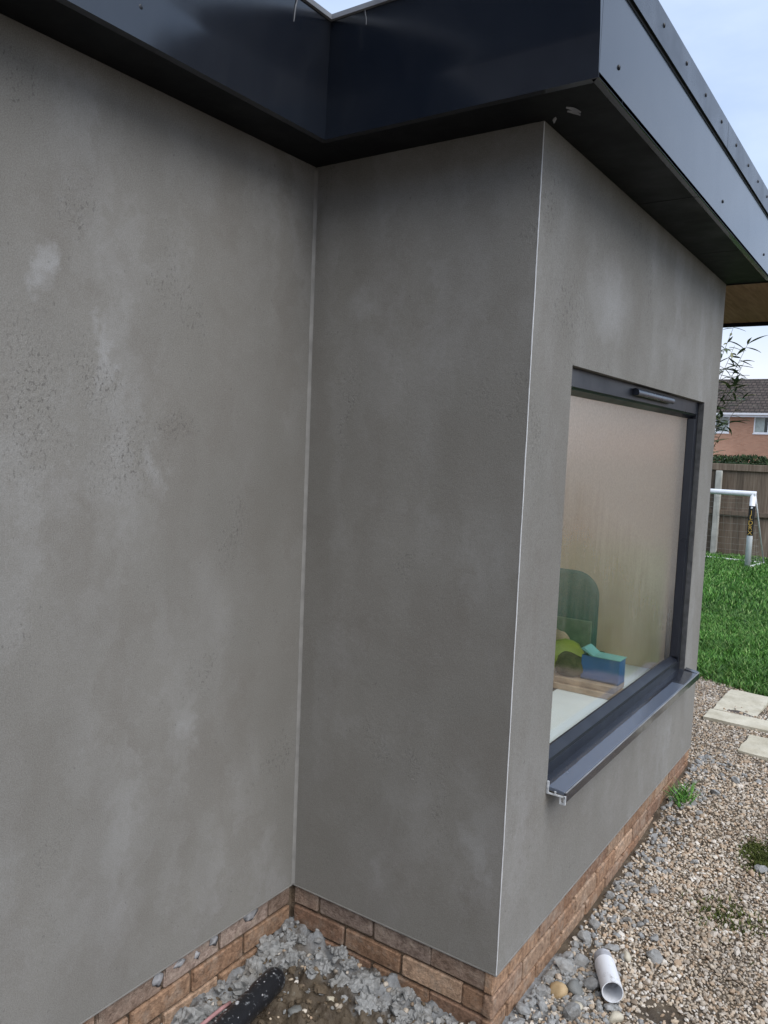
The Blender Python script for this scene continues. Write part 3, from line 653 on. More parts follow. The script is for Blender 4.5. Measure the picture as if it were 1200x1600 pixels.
def rots(n, flat=0.5):
    a = RNG.uniform(0, 2 * np.pi, n); tx = RNG.normal(0, flat, n); ty = RNG.normal(0, flat, n)
    ca, sa = np.cos(a), np.sin(a); z = np.zeros(n); o = np.ones(n)
    Rz = np.stack([np.stack([ca, -sa, z], -1), np.stack([sa, ca, z], -1), np.stack([z, z, o], -1)], 1)
    cx, sx = np.cos(tx), np.sin(tx); Rx = np.stack([np.stack([o, z, z], -1), np.stack([z, cx, -sx], -1), np.stack([z, sx, cx], -1)], 1)
    cy, sy = np.cos(ty), np.sin(ty); Ry = np.stack([np.stack([cy, z, sy], -1), np.stack([z, o, z], -1), np.stack([-sy, z, cy], -1)], 1)
    return Rz @ Rx @ Ry
iv, jf = ico(2); iv0, jf0 = ico(1)
def stone_shapes(v, n, squash, rough):
    out_ = []
    for i in range(n):
        s = np.array([RNG.uniform(0.8, 1.25), RNG.uniform(0.65, 1.0), RNG.uniform(*squash)]); jit = 1 + RNG.normal(0, rough, len(v))
        out_.append(v * jit[:, None] * s)
    return np.array(out_)
# gravel
sp = 0.0108; pts = []
gx0, gx1, gy0, gy1 = 0.775, 2.1, -0.9, 5.0
for y in np.arange(gy0, gy1, sp):
    s2 = sp * (1 + 0.10 * max(0, y - 1.5))
    for x in np.arange(gx0 if y > 0 else 0.62, gx1, s2):
        X = x + random.uniform(-.5, .5) * s2; Y = y + random.uniform(-.5, .5) * sp
        if y > 1.5 and random.random() > 1 / (1 + 0.10 * (y - 1.5)): continue
        if X < 0.79 and 0 < Y < LW: continue
        pts.append((X, Y))
for y in np.arange(LW + 0.02, 5.2, sp * 1.25):
    for x in np.arange(-0.6, gx0, sp * 1.25): pts.append((x + random.uniform(-.5, .5) * sp, y + random.uniform(-.5, .5) * sp))
keep = []
for X, Y in pts:
    if Y > edge_y(X) + 0.05 * noise.noise(Vector((X * 8, Y * 8, 0))): continue
    if any(a < X < b and c < Y < d for a, b, c, d in SLABS):
        if random.random() > 0.05: continue
    if X < 1.0 and Y < 0.0 + 0.1 * noise.noise(Vector((X * 6, 0, 3))) and random.random() < 0.85: continue
    if X < 0.78 + 0.10 and 0 < Y < LW:
        if random.random() < 0.35: continue
    md = noise.noise(Vector((X * 2.2, Y * 2.2, 11)))      # thin patches where soil and moss come through
    if md > 0.32 and random.random() < 0.62 and X > 1.1: continue
    keep.append((X, Y, gz(X, Y)))
P = np.array(keep); n = len(P)
size = np.clip(RNG.lognormal(math.log(0.0056), 0.36, n), 0.0028, 0.0145)
P[:, 2] += size * RNG.uniform(-0.1, 0.75, n)
k = NM('flint_gravel', 0.62, 0.4); rnd = k.n('NewGeometry').outputs['Random Per Island']; p = k.geo_pos()
c = k.ramp(rnd, ((0.0, (0.12, 0.085, 0.06)), (0.10, (0.38, 0.25, 0.15)), (0.24, (0.55, 0.45, 0.33)), (0.38, (0.30, 0.265, 0.225)), (0.50, (0.66, 0.58, 0.47)), (0.62, (0.42, 0.28, 0.17)), (0.72, (0.70, 0.65, 0.57)), (0.84, (0.45, 0.40, 0.35)), (0.93, (0.76, 0.73, 0.68))))
c = k.mix(k.math('MULTIPLY', k.ramp(k.noise(150, 4, 0.6, p), ((0.4, 0), (0.7, 1))), 0.35), c, (0.30, 0.24, 0.18))
c = k.mix(0.18, c, (0.46, 0.40, 0.325))
c = k.mix(k.math('MULTIPLY', k.ramp(k.noise(2.6, 4, .65, p), ((.42, 0), (.66, 1))), .5), c, (.20, .155, .11))
M['gravel'] = k.set(c, None, k.bump(k.noise(300, 3, 0.6, p), 0.25, 0.002))
Rm = rots(n, 0.35) * size[:, None, None]
g = islands('gravel', stone_shapes(iv0, 20, (0.42, 0.8), 0.20), jf0, P, Rm, M['gravel'], False); tag(g, 'loose flint gravel of mixed cream, tan and grey pebbles', 'gravel', kind='stuff')

# clay clods, each its own object; crumbs as stuff
k = NM('wet_grey_clay', 0.62, 0.4); p = k.co(); oi = k.n('ObjectInfo')
f = k.noise(9, 5, 0.65, k.geo_pos()); f2 = k.noise(70, 4, 0.65, k.geo_pos())
c = k.mix(k.ramp(f2, ((0.3, 0), (0.7, 1))), (0.19, 0.193, 0.192), (0.35, 0.356, 0.355)); c = k.mix(k.math('MULTIPLY', k.ramp(f, ((0.5, 0), (0.7, 1))), 0.5), c, (0.16, 0.13, 0.095))
c = k.mix(k.math('MULTIPLY', oi.outputs['Random'], 0.3), c, (0.14, 0.138, 0.13))
M['clay'] = k.set(c, k.ramp(f2, ((0.3, 0.5), (0.7, 0.75))), k.bump(f2, 0.7, 0.006))
iv2, jf2 = ico(2)
def clod_mesh(seed, squash, mat, ang, sub=2, rgh=0.0):
    bm = bmesh.new(); bmesh.ops.create_icosphere(bm, subdivisions=sub, radius=1); sx, sy = random.uniform(.8, 1.3), random.uniform(.7, 1.0)
    pl_ = [(Vector((random.gauss(0, 1), random.gauss(0, 1), random.gauss(0, 1))).normalized(), random.uniform(0.45, 0.85)) for _ in range(ang)]
    for v in bm.verts:
        q = v.co.copy()
        for nn, d_ in pl_:
            e_ = q.dot(nn) - d_
            if e_ > 0: q -= nn * e_ * 1.0
        q *= 1 + 0.24 * noise.noise(v.co * 1.3 + Vector((seed, 0, 0))) + 0.10 * noise.noise(v.co * 3.7 + Vector((0, seed, 0)))
        if rgh: q *= 1 + rgh * (abs(noise.noise(v.co * 2.6 + Vector((seed, 7, 0)))) * 1.6 - .3) + rgh * .6 * noise.noise(v.co * 7 + Vector((7, seed, 0)))
        v.co = Vector((q.x * sx, q.y * sy, q.z * squash))
    me = bpy.data.meshes.new('clod'); bm.to_mesh(me); bm.free(); me.materials.append(mat); return me
CL = [clod_mesh(i * 3.1, random.uniform(.4, .8), M['clay'], 8) for i in range(8)]
FLm = [clod_mesh(40 + i * 2.3, random.uniform(.5, .75), None, 3) for i in range(4)]
def put(name, meshes, x, y, s, lab, cat, grp=None, sink=0.25, mat=None):
    o = bpy.data.objects.new(name, random.choice(meshes)); COL.objects.link(o)
    o.location = (x, y, gz(x, y) + s * (0.55 - sink)); o.scale = (s, s, s); o.rotation_euler = (random.uniform(-.5, .5), random.uniform(-.5, .5), random.uniform(0, 6.28)); tag(o, lab, cat, grp); return o
crumbs = []
placed = []
def free(x, y, s): 
    for (a, b, r) in placed:
        if math.hypot(a - x, b - y) < (r + s) * 0.8: return False
    placed.append((x, y, s)); return True
cnt = 0
CLB = [clod_mesh(70 + i * 3.1, random.uniform(.5, .8), M['clay'], 3, 3, .55) for i in range(8)]
for _ in range(900):            # heap in the inner corner and along the step and left walls
    if cnt >= 75: break
    if random.random() < 0.5: x = abs(random.gauss(0.02, 0.12)) + 0.02; y = -random.uniform(0.02, 1.0)
    else: x = random.uniform(0.02, 0.74); y = -abs(random.gauss(0.02, 0.09)) - 0.02
    if x > 0.76 or (0.07 < x < 0.25 and -0.6 < y < -0.22): continue
    wd = min(x, -y); s = random.uniform(0.014, 0.040) * (1.1 if wd < 0.12 else 0.6)
    if wd > 0.12 and random.random() < 0.85: continue
    if not free(x, y, s): continue
    put('clay_clod', CLB, x, y, s, ('wet grey clay lump heaped in the angle of the two walls' if math.hypot(x, y) < 0.2 else 'wet grey clay lump along the wall left of the black pipe' if x < -y else 'wet grey clay lump along the foot of the step wall right of the black pipe'), 'clay lump', 'clay lumps in the inner corner', 0.55); cnt += 1
cnt = 0
for _ in range(1500):           # along the window wall
    if cnt >= 80: break
    y = random.uniform(-0.12, 2.5); x = D + 0.02 + abs(random.gauss(0, 0.09 if 0.7 < y < 1.8 else 0.13))
    if 0.9 < y < 1.7 and random.random() < 0.45: continue
    if random.random() < .35: y = random.uniform(-.1, .42)
    if y < 0.42: x = D + 0.02 + random.uniform(0, 0.22)
    s = random.uniform(0.014, 0.040) if y < 0.9 else random.uniform(0.010, 0.024)
    if not free(x, y, s): continue
    put('clay_clod', CL, x, y, s, ('blue grey clay lump near the outer corner of the plinth beside the white pipe' if y < 0.6 else 'grey clay lump at the foot of the window wall short of the weed' if y < 1.85 else 'grey clay lump at the far end of the window wall beyond the weed tuft'), 'clay lump', 'clay lumps along the window wall', 0.2); cnt += 1
for (x, y, s, lab) in ((1.02, 1.42, 0.026, 'lone grey clay lump on the open gravel below the window'), (1.26, 1.52, 0.034, 'dark grey clay lump beside the mossy patch'), (1.02, 2.25, 0.028, 'flat grey clay lump in gravel beyond the weed tuft'), (1.12, 2.32, 0.022, 'small dark clay lump in gravel short of the slabs'), (0.96, 2.05, 0.03, 'elongated grey clay lump lying past the weed tuft')):
    put('clay_clod', CL, x, y, s, lab, 'clay lump')
n = 1500; A_ = []
while len(A_) < n:
    r = random.random()
    if r < 0.16: x = abs(random.gauss(0, .12)); y = -random.uniform(0, 1.0)
    elif r < 0.3: x = random.uniform(0, .76); y = -abs(random.gauss(0, .09))
    else: y = random.uniform(-.2, 2.6) if random.random() < .5 else random.uniform(-.15, .5); x = D + abs(random.gauss(0, .09 if y > .4 else .2))
    if (x < 0.008) or (x > .775 and x < .79 and y > 0): continue
    A_.append((x, y, gz(x, y)))
P = np.array(A_); size = np.clip(RNG.lognormal(math.log(0.0075), 0.4, n), .003, .016); P[:, 2] += size * 0.4
cr = islands('clay_crumbs', stone_shapes(iv2, 10, (.55, .9), 0.12), jf2, P, rots(n, .5) * size[:, None, None], M['clay'], False); tag(cr, 'crumbled grey clay scattered along the foot of the walls', 'clay crumbs', kind='stuff')
# pebbles pressed in the nook soil (stuff) and some larger flints (things)
n = 420; A_ = []
while len(A_) < n:
    x, y = random.uniform(.05, 1.0), random.uniform(-1.1, -0.02); A_.append((x, y, gz(x, y)))
P = np.array(A_); size = np.clip(RNG.lognormal(math.log(0.007), 0.4, n), .003, .014); P[:, 2] += size * .2
g2 = islands('soil_pebbles', stone_shapes(iv, 8, (.5, .9), 0.12), jf, P, rots(n, .4) * size[:, None, None], M['gravel'], True); tag(g2, 'small pebbles pressed into the brown soil of the corner', 'pebbles', kind='stuff')
n = 1500; A_ = []
while len(A_) < n:
    x, y = random.uniform(.03, 1.0), random.uniform(-1.2, -0.02); A_.append((x, y, gz(x, y)))
P = np.array(A_); size = np.clip(RNG.lognormal(math.log(0.006), 0.5, n), .002, .017); P[:, 2] += size * .15
M['soilc'] = simple('brown_soil_crumb', (0.115, 0.088, 0.06), .9, .25, .5, 40, .8, .004)
g3 = islands('soil_crumbs', stone_shapes(iv2, 8, (.5, .9), 0.14), jf2, P, rots(n, .4) * size[:, None, None], M['soilc'], False); tag(g3, 'crumbled brown soil on the floor of the corner', 'soil', kind='stuff')
fcol = [simple('tan_flint', (0.44, 0.32, 0.18), 0.6, .4, .25, 30, .3), simple('cream_flint', (0.50, 0.46, 0.37), 0.6, .4, .2, 30, .3), simple('grey_flint', (0.17, 0.175, 0.17), 0.55, .4, .3, 30, .3)]
for (x, y, s, mi, lab) in ((0.86, 0.30, 0.030, 0, 'tan elongated flint by the brick plinth left of the white pipe'), (1.045, 0.30, 0.026, 1, 'cream flint on the gravel just below the mouth of the white pipe'), (0.905, 0.345, 0.030, 2, 'dark grey rounded flint between the tan flint and white pipe'),
                           (0.98, 0.62, 0.024, 1, 'pale flint just behind the white pipe'), (0.30, -0.16, 0.02, 1, 'round pale pebble in the soil right of the black pipe'), (0.24, -0.26, 0.024, 2, 'greyish stone beside the black pipe'), (0.93, 0.27, 0.02, 1, 'small cream flint between grey clay lumps at the bottom edge'), (0.42, -0.22, 0.028, 2, 'grey stone lying on the soil below the step wall')):
    m_ = random.choice(FLm).copy(); m_.materials.clear(); m_.materials.append(fcol[mi]); m_.polygons.foreach_set('use_smooth', [True] * len(m_.polygons))
    put('flint_stone', [m_], x, y, s, lab, 'stone', None, 0.15)

# ------------------------------------------------------------------ pipes
k = NM('scuffed_white_pipe', 0.35, 0.5); p = k.geo_pos(); c = k.mix(k.ramp(k.noise(22, 6, 0.7, p), ((0.55, 0), (0.72, 1))), (0.72, 0.74, 0.78), (0.27, 0.26, 0.25)); M['wpipe'] = k.set(c)
def pipe_shell(name, a, b, ro, ri, mat, par, seg=28):
    a, b = Vector(a), Vector(b); t = (b - a).normalized(); u = t.orthogonal().normalized(); v = t.cross(u); bm = bmesh.new()
    R4 = [[bm.verts.new(c_ + (u * math.cos(2 * math.pi * i / seg) + v * math.sin(2 * math.pi * i / seg)) * r) for i in range(seg)] for c_, r in ((a, ro), (b, ro), (b, ri), (a, ri))]
    for q in range(4):
        for i in range(seg): bm.faces.new((R4[q][i], R4[q][(i + 1) % seg], R4[(q + 1) % 4][(i + 1) % seg], R4[(q + 1) % 4][i]))
    o = bm_obj(name, bm, mat, None, True); o.data.set_sharp_from_angle(angle=rad(35)); return child(o, par)
pp = empty('pipe_offcut', (0.98, 0.43, -0.19)); tag(pp, 'short scuffed white plastic pipe offcut lying on the gravel', 'pipe')
a = Vector((1.018, 0.352, -0.150)); dr_ = Vector((-0.45, 0.88, -0.10)).normalized()
pipe_shell('pipe_body', a, a + dr_ * 0.160, 0.0335, 0.0305, M['wpipe'], pp)
M['gpipe'] = simple('dusty_grey_pipe', (0.36, 0.37, 0.40), 0.6, .4, .3, 40)
pipe_shell('pipe_spigot', a + dr_ * 0.150, a + dr_ * 0.205, 0.030, 0.026, M['gpipe'], pp)
k = NM('cement_spattered_black_pipe', 0.38, 0.5); p = k.geo_pos(); s1 = k.noise(75, 4, 0.6, p)
s1 = k.math('MULTIPLY', s1, k.ramp(k.noise(16, 3, .6, p), ((.3, .85), (.7, 1.12))))
c = k.mix(k.ramp(s1, ((0.60, 0), (0.76, .8))), (0.010, 0.011, 0.014), (0.34, 0.36, 0.38)); M['bpipe'] = k.set(c, None, k.bump(s1, 0.4, 0.004))
bp = empty('black_pipe', (0.17, -0.4, -0.2)); tag(bp, 'black plastic pipe spattered with cement lying in the inner corner', 'pipe')
a = Vector((0.138, -0.222, -0.155)); b_ = Vector((0.235, -0.80, -0.135)); dd = (b_ - a).normalized()
tube_r = [(0, .022), (.006, .031), (.018, .0365), (.03, .038)] + [(.03 + .06 * i, .038 + .0012 * math.sin(i * 2)) for i in range(1, 10)]
child(tube_obj('pipe_body', [a + dd * t for t, r in tube_r], [r for t, r in tube_r], M['bpipe'], None, 24), bp)
M['pinkc'] = simple('pink_cable', (0.40, 0.22, 0.22), 0.5, .5, .2, 40)
o = tube_obj('pink_cable', [(0.125, -0.42, -0.135), (0.132, -0.46, -0.125), (0.142, -0.56, -0.118), (0.165, -0.70, -0.11), (0.2, -0.9, -0.10), (0.25, -1.1, -0.17)], 0.006, M['pinkc'], None, 8); tag(o, 'thin dusty pink cable running along the black pipe', 'cable')
# clumps and flakes of cement on the black pipe
fl_ = []
for i in range(22):
    t = random.uniform(.04, .5) ** 1.2; an = random.uniform(-1.2, 1.4); u = Vector((0, 0, 1)); u = (u - dd * u.dot(dd)).normalized(); v = dd.cross(u)
    pos = a + dd * t + (u * math.cos(an) + v * math.sin(an)) * 0.038; s = random.choice((.0015, .002, .003, .0035, .007))
    bm = bmesh.new(); bmesh.ops.create_icosphere(bm, subdivisions=1, radius=s)
    for q in bm.verts: q.co *= random.uniform(.7, 1.3)
    o = bm_obj('cement_fleck', bm, M['plasterblob']); o.location = pos; child(o, bp)

# ------------------------------------------------------------------ grass, weed, moss
def blades(name, P, h, wd, lean, mat):
    n = len(P); a = RNG.uniform(0, 2 * np.pi, n); b = RNG.uniform(0, 2 * np.pi, n)
    hx = np.stack([np.cos(a), np.sin(a), np.zeros(n)], -1) * wd[:, None]; ln = np.stack([np.cos(b), np.sin(b), np.zeros(n)], -1) * (lean * h)[:, None]; up_ = np.stack([np.zeros(n), np.zeros(n), h], -1)
    V = np.stack([P - hx, P + hx, P + ln * .35 + up_ * .55 + hx * .8, P + ln * .35 + up_ * .55 - hx * .8, P + ln + up_ * .95], 1)
    base = np.arange(n) * 5
    q = np.stack([base, base + 1, base + 2, base + 3], -1); t = np.stack([base + 3, base + 2, base + 4], -1)
    lv = np.concatenate([q, t], 1).reshape(-1); me = bpy.data.meshes.new(name); me.vertices.add(n * 5); me.vertices.foreach_set('co', V.reshape(-1).astype(np.float32))
    me.loops.add(len(lv)); me.loops.foreach_set('vertex_index', lv.astype(np.int32)); me.polygons.add(2 * n)
    st = np.stack([np.arange(n) * 7, np.arange(n) * 7 + 4], -1).reshape(-1); tot = np.tile([4, 3], n)
    me.polygons.foreach_set('loop_start', st.astype(np.int32)); me.polygons.foreach_set('loop_total', tot.astype(np.int32)); me.update(); me.validate(); return mesh_obj(name, me, mat)
k = NM('grass_blades', 0.55, 0.35); rnd = k.n('NewGeometry').outputs['Random Per Island']
c = k.ramp(rnd, ((0.0, (0.022, 0.070, 0.010)), (0.45, (0.05, 0.15, 0.02)), (0.8, (0.11, 0.27, 0.045)), (1.0, (0.24, 0.33, 0.12))))
cp = k.ramp(k.noise(1.6, 4, 0.6, k.geo_pos()), ((0.35, 0.8), (0.65, 1.45))); c = k.mix(1.0, c, cp, 'MULTIPLY')
k.b.inputs['Subsurface Weight'].default_value = 0.0; M['grass'] = k.set(c)
G = []
def sow(n, x0, x1, y0, y1):
    for _ in range(n):
        x, y = random.uniform(x0, x1), random.uniform(y0, y1)
        if y < edge_y(x) + 0.035 * noise.noise(Vector((x * 7, y * 7, 2))): continue
        G.append((x, y, -0.175))
for _ in range(900):
    x = random.uniform(-.6, 2.4); G.append((x, edge_y(x) - abs(random.gauss(0, .05)), gz(x, edge_y(x), False)))
sow(90000, -1.2, 2.2, 3.9, 7.2); sow(60000, -2.6, 3.4, 6.8, 13.0); sow(22000, 2.0, 8.5, 3.7, 13)
P = np.array(G); n = len(P); dist = P[:, 1] + 2.0
clump = np.array([noise.noise(Vector((x * 4, y * 4, 7))) for x, y, z in G])
h = (0.050 + 0.025 * clump) * RNG.uniform(.6, 1.45, n); wd = 0.0016 + 0.00042 * dist * RNG.uniform(.7, 1.2, n)
gr = blades('grass', P, h, wd, RNG.uniform(.2, 1.1, n), M['grass']); tag(gr, 'lush green lawn grass beyond the gravel', 'grass', kind='stuff')
# weed tuft at the foot of the wall
A_ = [(0.845 + random.gauss(0, .022), 1.90 + random.gauss(0, .045), gz(.845, 1.9) - .005) for _ in range(120)]
P = np.array(A_); n = len(P)
wt = blades('weed_tuft', P, RNG.uniform(.03, .085, n), RNG.uniform(.002, .0045, n), RNG.uniform(.4, 1.5, n), M['grass']); tag(wt, 'small green weed tuft growing at the foot of the window wall', 'weed')
k = NM('moss', 0.95, 0.2); c = k.mix(k.ramp(k.noise(60, 4, .6, k.geo_pos()), ((.35, 0), (.65, 1))), (.035, .05, .012), (.11, .13, .035)); M['moss'] = k.set(c)
A_ = []
for (cx, cy, rx, ry, nn) in ((1.25, 1.63, .07, .10, 1500), (1.38, 1.52, .12, .06, 700), (1.22, 1.10, .14, .10, 450)):
    for _ in range(nn):
        x, y = random.gauss(cx, rx * .55), random.gauss(cy, ry * .55); A_.append((x, y, gz(x, y) + .002))
P = np.array(A_); n = len(P)
ms_ = blades('moss', P, RNG.uniform(.008, .022, n), RNG.uniform(.002, .004, n), RNG.uniform(.3, 1.4, n), M['moss']); tag(ms_, 'olive green moss showing through thin patches of gravel', 'moss', kind='stuff')

# ------------------------------------------------------------------ fence
def wood():
    k = NM('weathered_fence_timber', 0.85, 0.25); p = k.geo_pos(); oi = k.n('ObjectInfo')
    f = k.noise(7, 6, 0.65, p, (6, 6, 0.35), 0.3)
    c = k.ramp(f, ((0.3, (0.13, 0.095, 0.070)), (0.55, (0.21, 0.16, 0.12)), (0.75, (0.28, 0.225, 0.175))))
    v = k.math('MULTIPLY_ADD', oi.outputs['Random'], 0.75); k.t.nodes[-1].inputs[2].default_value = 0.6
    c = k.mix(1.0, c, v, 'MULTIPLY'); return k.set(c, None, k.bump(f, 0.3, 0.006))
M['fence'] = wood()
YF = 12.85
fn = empty('fence', (0, YF, -0.2)); tag(fn, 'brown weathered timber board fence with concrete posts across the lawn', 'fence')
boards = []
for i in range(3):
    bm = bmesh.new(); w_ = 0.128 if i < 2 else 0.122
    prism(bm, [(-w_ / 2, 0.004), (w_ / 2, 0.0), (w_ / 2, 0.012), (-w_ / 2, 0.022)], 'z', 0, 1); bmesh.ops.recalc_face_normals(bm, faces=bm.faces)
    me = bpy.data.meshes.new('board'); bm.to_mesh(me); bm.free(); me.materials.append(M['fence']); boards.append(me)
x = -7.0
while x < 9.2:
    o = bpy.data.objects.new('board', random.choice(boards)); COL.objects.link(o); o.parent = fn; o.location = (x, -0.012 + random.uniform(-.004, .004), 0.02); o.scale = (1, 1, 1.50 + random.uniform(-.008, .008)); o.rotation_euler.z = random.uniform(-.03, .03); x += 0.116
for xp in (-5.02, -3.16, -1.30, 0.56, 2.42, 4.28, 6.14, 8.0):
    child(box('post', xp - 0.05, xp + 0.05, YF - 0.115, YF - 0.025, -0.25, 1.30, M['concrete'], None, 0.008), fn)
child(box('cap_rail', -7.1, 9.3, YF - 0.05, YF + 0.03, 1.31, 1.425, M['fence'], None, 0.006), fn)
child(box('rail', -7.1, 9.3, YF - 0.060, YF - 0.022, 0.535, 0.615, M['fence'], None, 0.006), fn)
# ------------------------------------------------------------------ football goal
gl_ = empty('football_goal', (-0.5, 11.4, -0.175)); tag(gl_, 'white plastic football goal with net standing on the lawn', 'goal')
YG = 11.4; XR = -0.505; XL = -2.94; ZG = 0.985; r = 0.043
child(tube_obj('crossbar', [(XL, YG, ZG), (XR + .028, YG, ZG), (XR + .042, YG, ZG - .002)], r, M['white_pl'], None, 14), gl_)
for xx in (XR, XL):
    child(tube_obj('goal_post', [(xx + (.002 if xx == XR else 0), YG, ZG + .01), (xx, YG, -0.19)], r, M['white_pl'], None, 14), gl_)
    child(tube_obj('base_bar', [(xx + .03, YG + .05, -0.165), (xx + .12, YG + .75, -0.165)], .026, M['white_pl'], None, 8), gl_)
    child(tube_obj('back_stay', [(xx + .03, YG + .03, ZG - .02), (xx + .06, YG + .16, ZG - .3), (xx + .12, YG + .75, -0.165)], .012, M['white_pl'], None, 6), gl_)
child(tube_obj('back_bar', [(XL, YG + .75, -0.165), (XR + .12, YG + .75, -0.165)], .022, M['white_pl'], None, 8), gl_)
M['label'] = simple('black_print', (0.008, 0.008, 0.009), .4); M['gold'] = simple('gold_print', (0.55, 0.36, 0.09), .4); 
child(tube_obj('label_sleeve', [(XR, YG, 0.80), (XR, YG, 0.335)], r + .0025, M['label'], None, 18, False), gl_)
def glyph(ch_, x, z, size, mat):
    cu = bpy.data.curves.new('glyph', 'FONT'); cu.body = ch_; cu.size = size; cu.align_x = 'CENTER'; cu.extrude = 0.001
    t = bpy.data.objects.new('glyph', cu); COL.objects.link(t); bpy.context.view_layer.update()
    me = bpy.data.meshes.new_from_object(t.evaluated_get(bpy.context.evaluated_depsgraph_get())); bpy.data.objects.remove(t)
    o = mesh_obj('lettering', me, mat); o.rotation_euler = (rad(90), 0, 0.13); o.location = (x, YG - r - .006, z); child(o, gl_)
for ch_, z in (('J', 0.665), ('L', 0.590), ('D', 0.505), ('R', 0.430), ('X', 0.350)): glyph(ch_, XR + 0.005, z, 0.095, M['gold'])
bm = bmesh.new(); bmesh.ops.create_icosphere(bm, subdivisions=1, radius=.018); 
for v in bm.verts: v.co.y *= .2
o = bm_obj('emblem', bm, M['white_pl']); o.location = (XR + .004, YG - r - .005, .77); child(o, gl_)
bm = bmesh.new()
def net_pt(u, v):       # u along the goal, v from the crossbar down the back
    x = XL + (XR + .06 - XL) * u
    if v < .25: return Vector((x, YG + .05 + v * .5, ZG - .02 - v * .75))
    t = (v - .25) / .75; return Vector((x, YG + .175 + .56 * t, ZG - .21 - .94 * t - .05 * math.sin(math.pi * t)))
for i in range(25): tube(bm, [net_pt(i / 24, j / 8) for j in range(9)], .0018, 3, False)
for j in range(12): tube(bm, [net_pt(0, j / 11), net_pt(.5, j / 11) - Vector((0, 0, .02)), net_pt(1, j / 11)], .0018, 3, False)
for j in range(1, 11):
    b_ = net_pt(1, j / 11); tube(bm, [Vector((XR, YG + .02, b_.z)), b_], .0018, 3, False)
for i in range(1, 5): tube(bm, [Vector((XR + .01 * i, YG + .05 + .13 * i, ZG - .1 - .22 * i)), Vector((XR + .02 * i, YG + .06 + .13 * i, -.16))], .0018, 3, False)
M['net'] = simple('white_net_cord', (.33, .32, .28), .8); child(bm_obj('net', bm, M['net']), gl_)

# ------------------------------------------------------------------ shrub behind the far corner
sh = empty('shrub', (-0.62, 6.5, -0.2)); tag(sh, 'tall shrub with narrow drooping leaves behind the far corner of the house', 'shrub')
M['bark'] = simple('shrub_stem', (.09, .075, .045), .8, .3, .3, 20)
k = NM('shrub_leaf', .6, .35); oi = k.n('ObjectInfo'); c = k.ramp(oi.outputs['Random'], ((0, (.035, .06, .03)), (.5, (.07, .10, .045)), (.85, (.12, .14, .06)), (1, (.2, .19, .09)))); M['leaf'] = k.set(c)
leafs = []
for i in range(3):
    bm = bmesh.new(); prev = None; n = 6; curl = (.5, .9, .25)[i]
    for j in range(n + 1):
        t = j / n; wv = .5 * math.sin(math.pi * t ** .8) * .19; z = -curl * .45 * t * t; row = [bm.verts.new((t, -wv, z - .02)), bm.verts.new((t, 0, z - .045)), bm.verts.new((t, wv, z - .02))]
        if prev:
            for a in range(2): bm.faces.new((prev[a], prev[a + 1], row[a + 1], row[a]))
        prev = row
    bmesh.ops.remove_doubles(bm, verts=bm.verts, dist=1e-4); me = bpy.data.meshes.new('leaf'); bm.to_mesh(me); bm.free(); me.materials.append(M['leaf']); leafs.append(me)
nl = 0
stems = [(-.05, 6.5, 2.50, .2, 0.05), (-.12, 6.45, 2.92, .06, .3), (-.02, 6.55, 2.68, .22, -.1), (-.1, 6.6, 2.2, .22, .3), (-.15, 6.4, 1.95, .18, -.1), (-.3, 6.5, 3.0, -.3, .1), (-.35, 6.7, 2.7, -.2, .3), (-.25, 6.3, 2.4, -.1, -.3), (-.1, 6.5, 2.36, .25, .1), (-.18, 6.5, 2.62, .3, -.15)]
for (x, y, zt_, lx, ly) in stems:
    pth = []
    for i in range(9):
        t = i / 8; pth.append(Vector((-.62 + (x + .67) * t ** 1.25 + lx * t * t * .6, 6.5 + (y - 6.5) * t + ly * t * t, -.2 + (zt_ + .2) * (t - .06 * t ** 3) / .94)))
    child(tube_obj('stem', pth, [.012 - .0105 * i / 8 for i in range(9)], M['bark'], None, 5), sh)
    for q in range(28):
        if nl >= 290: break
        t = random.uniform(.6, 1.0) ** .8; i = min(7, int(t * 8)); pos = pth[i].lerp(pth[i + 1], t * 8 - i)
        o = bpy.data.objects.new('leaf', random.choice(leafs)); COL.objects.link(o); o.parent = sh; o.location = pos - sh.location; s = random.uniform(.14, .24) * (1.1 - .3 * t)
        o.scale = (s, s, s); o.rotation_euler = (random.uniform(-.5, .5), random.uniform(-.75, .35), random.uniform(0, 6.28)); nl += 1

# ------------------------------------------------------------------ houses and hedge beyond the fence
def housebrick():
    k = NM('far_red_brick', .9, .2); p = k.geo_pos(); bt = k.n('TexBrick'); mp_ = k.n('Mapping'); mp_.inputs['Rotation'].default_value = (rad(90), 0, 0); k.l(p, mp_.inputs[0]); k.l(mp_.outputs[0], bt.inputs[0])
    bt.inputs['Color1'].default_value = (.46, .245, .165, 1); bt.inputs['Color2'].default_value = (.37, .185, .12, 1); bt.inputs['Mortar'].default_value = (.33, .24, .18, 1); bt.inputs['Scale'].default_value = 1; bt.inputs['Brick Width'].default_value = .225; bt.inputs['Row Height'].default_value = .075; bt.inputs['Mortar Size'].default_value = .012
    c = k.mix(k.math('MULTIPLY', k.ramp(k.noise(1.2, 5, .6, p), ((.4, 0), (.7, 1))), .5), bt.outputs['Color'], (.46, .27, .19)); return k.set(c)
M['hbrick'] = housebrick()
k = NM('brown_roof_tiles', .85, .3); p = k.geo_pos(); bt = k.n('TexBrick'); mp_ = k.n('Mapping'); mp_.inputs['Rotation'].default_value = (rad(90), 0, 0); k.l(p, mp_.inputs[0]); k.l(mp_.outputs[0], bt.inputs[0])
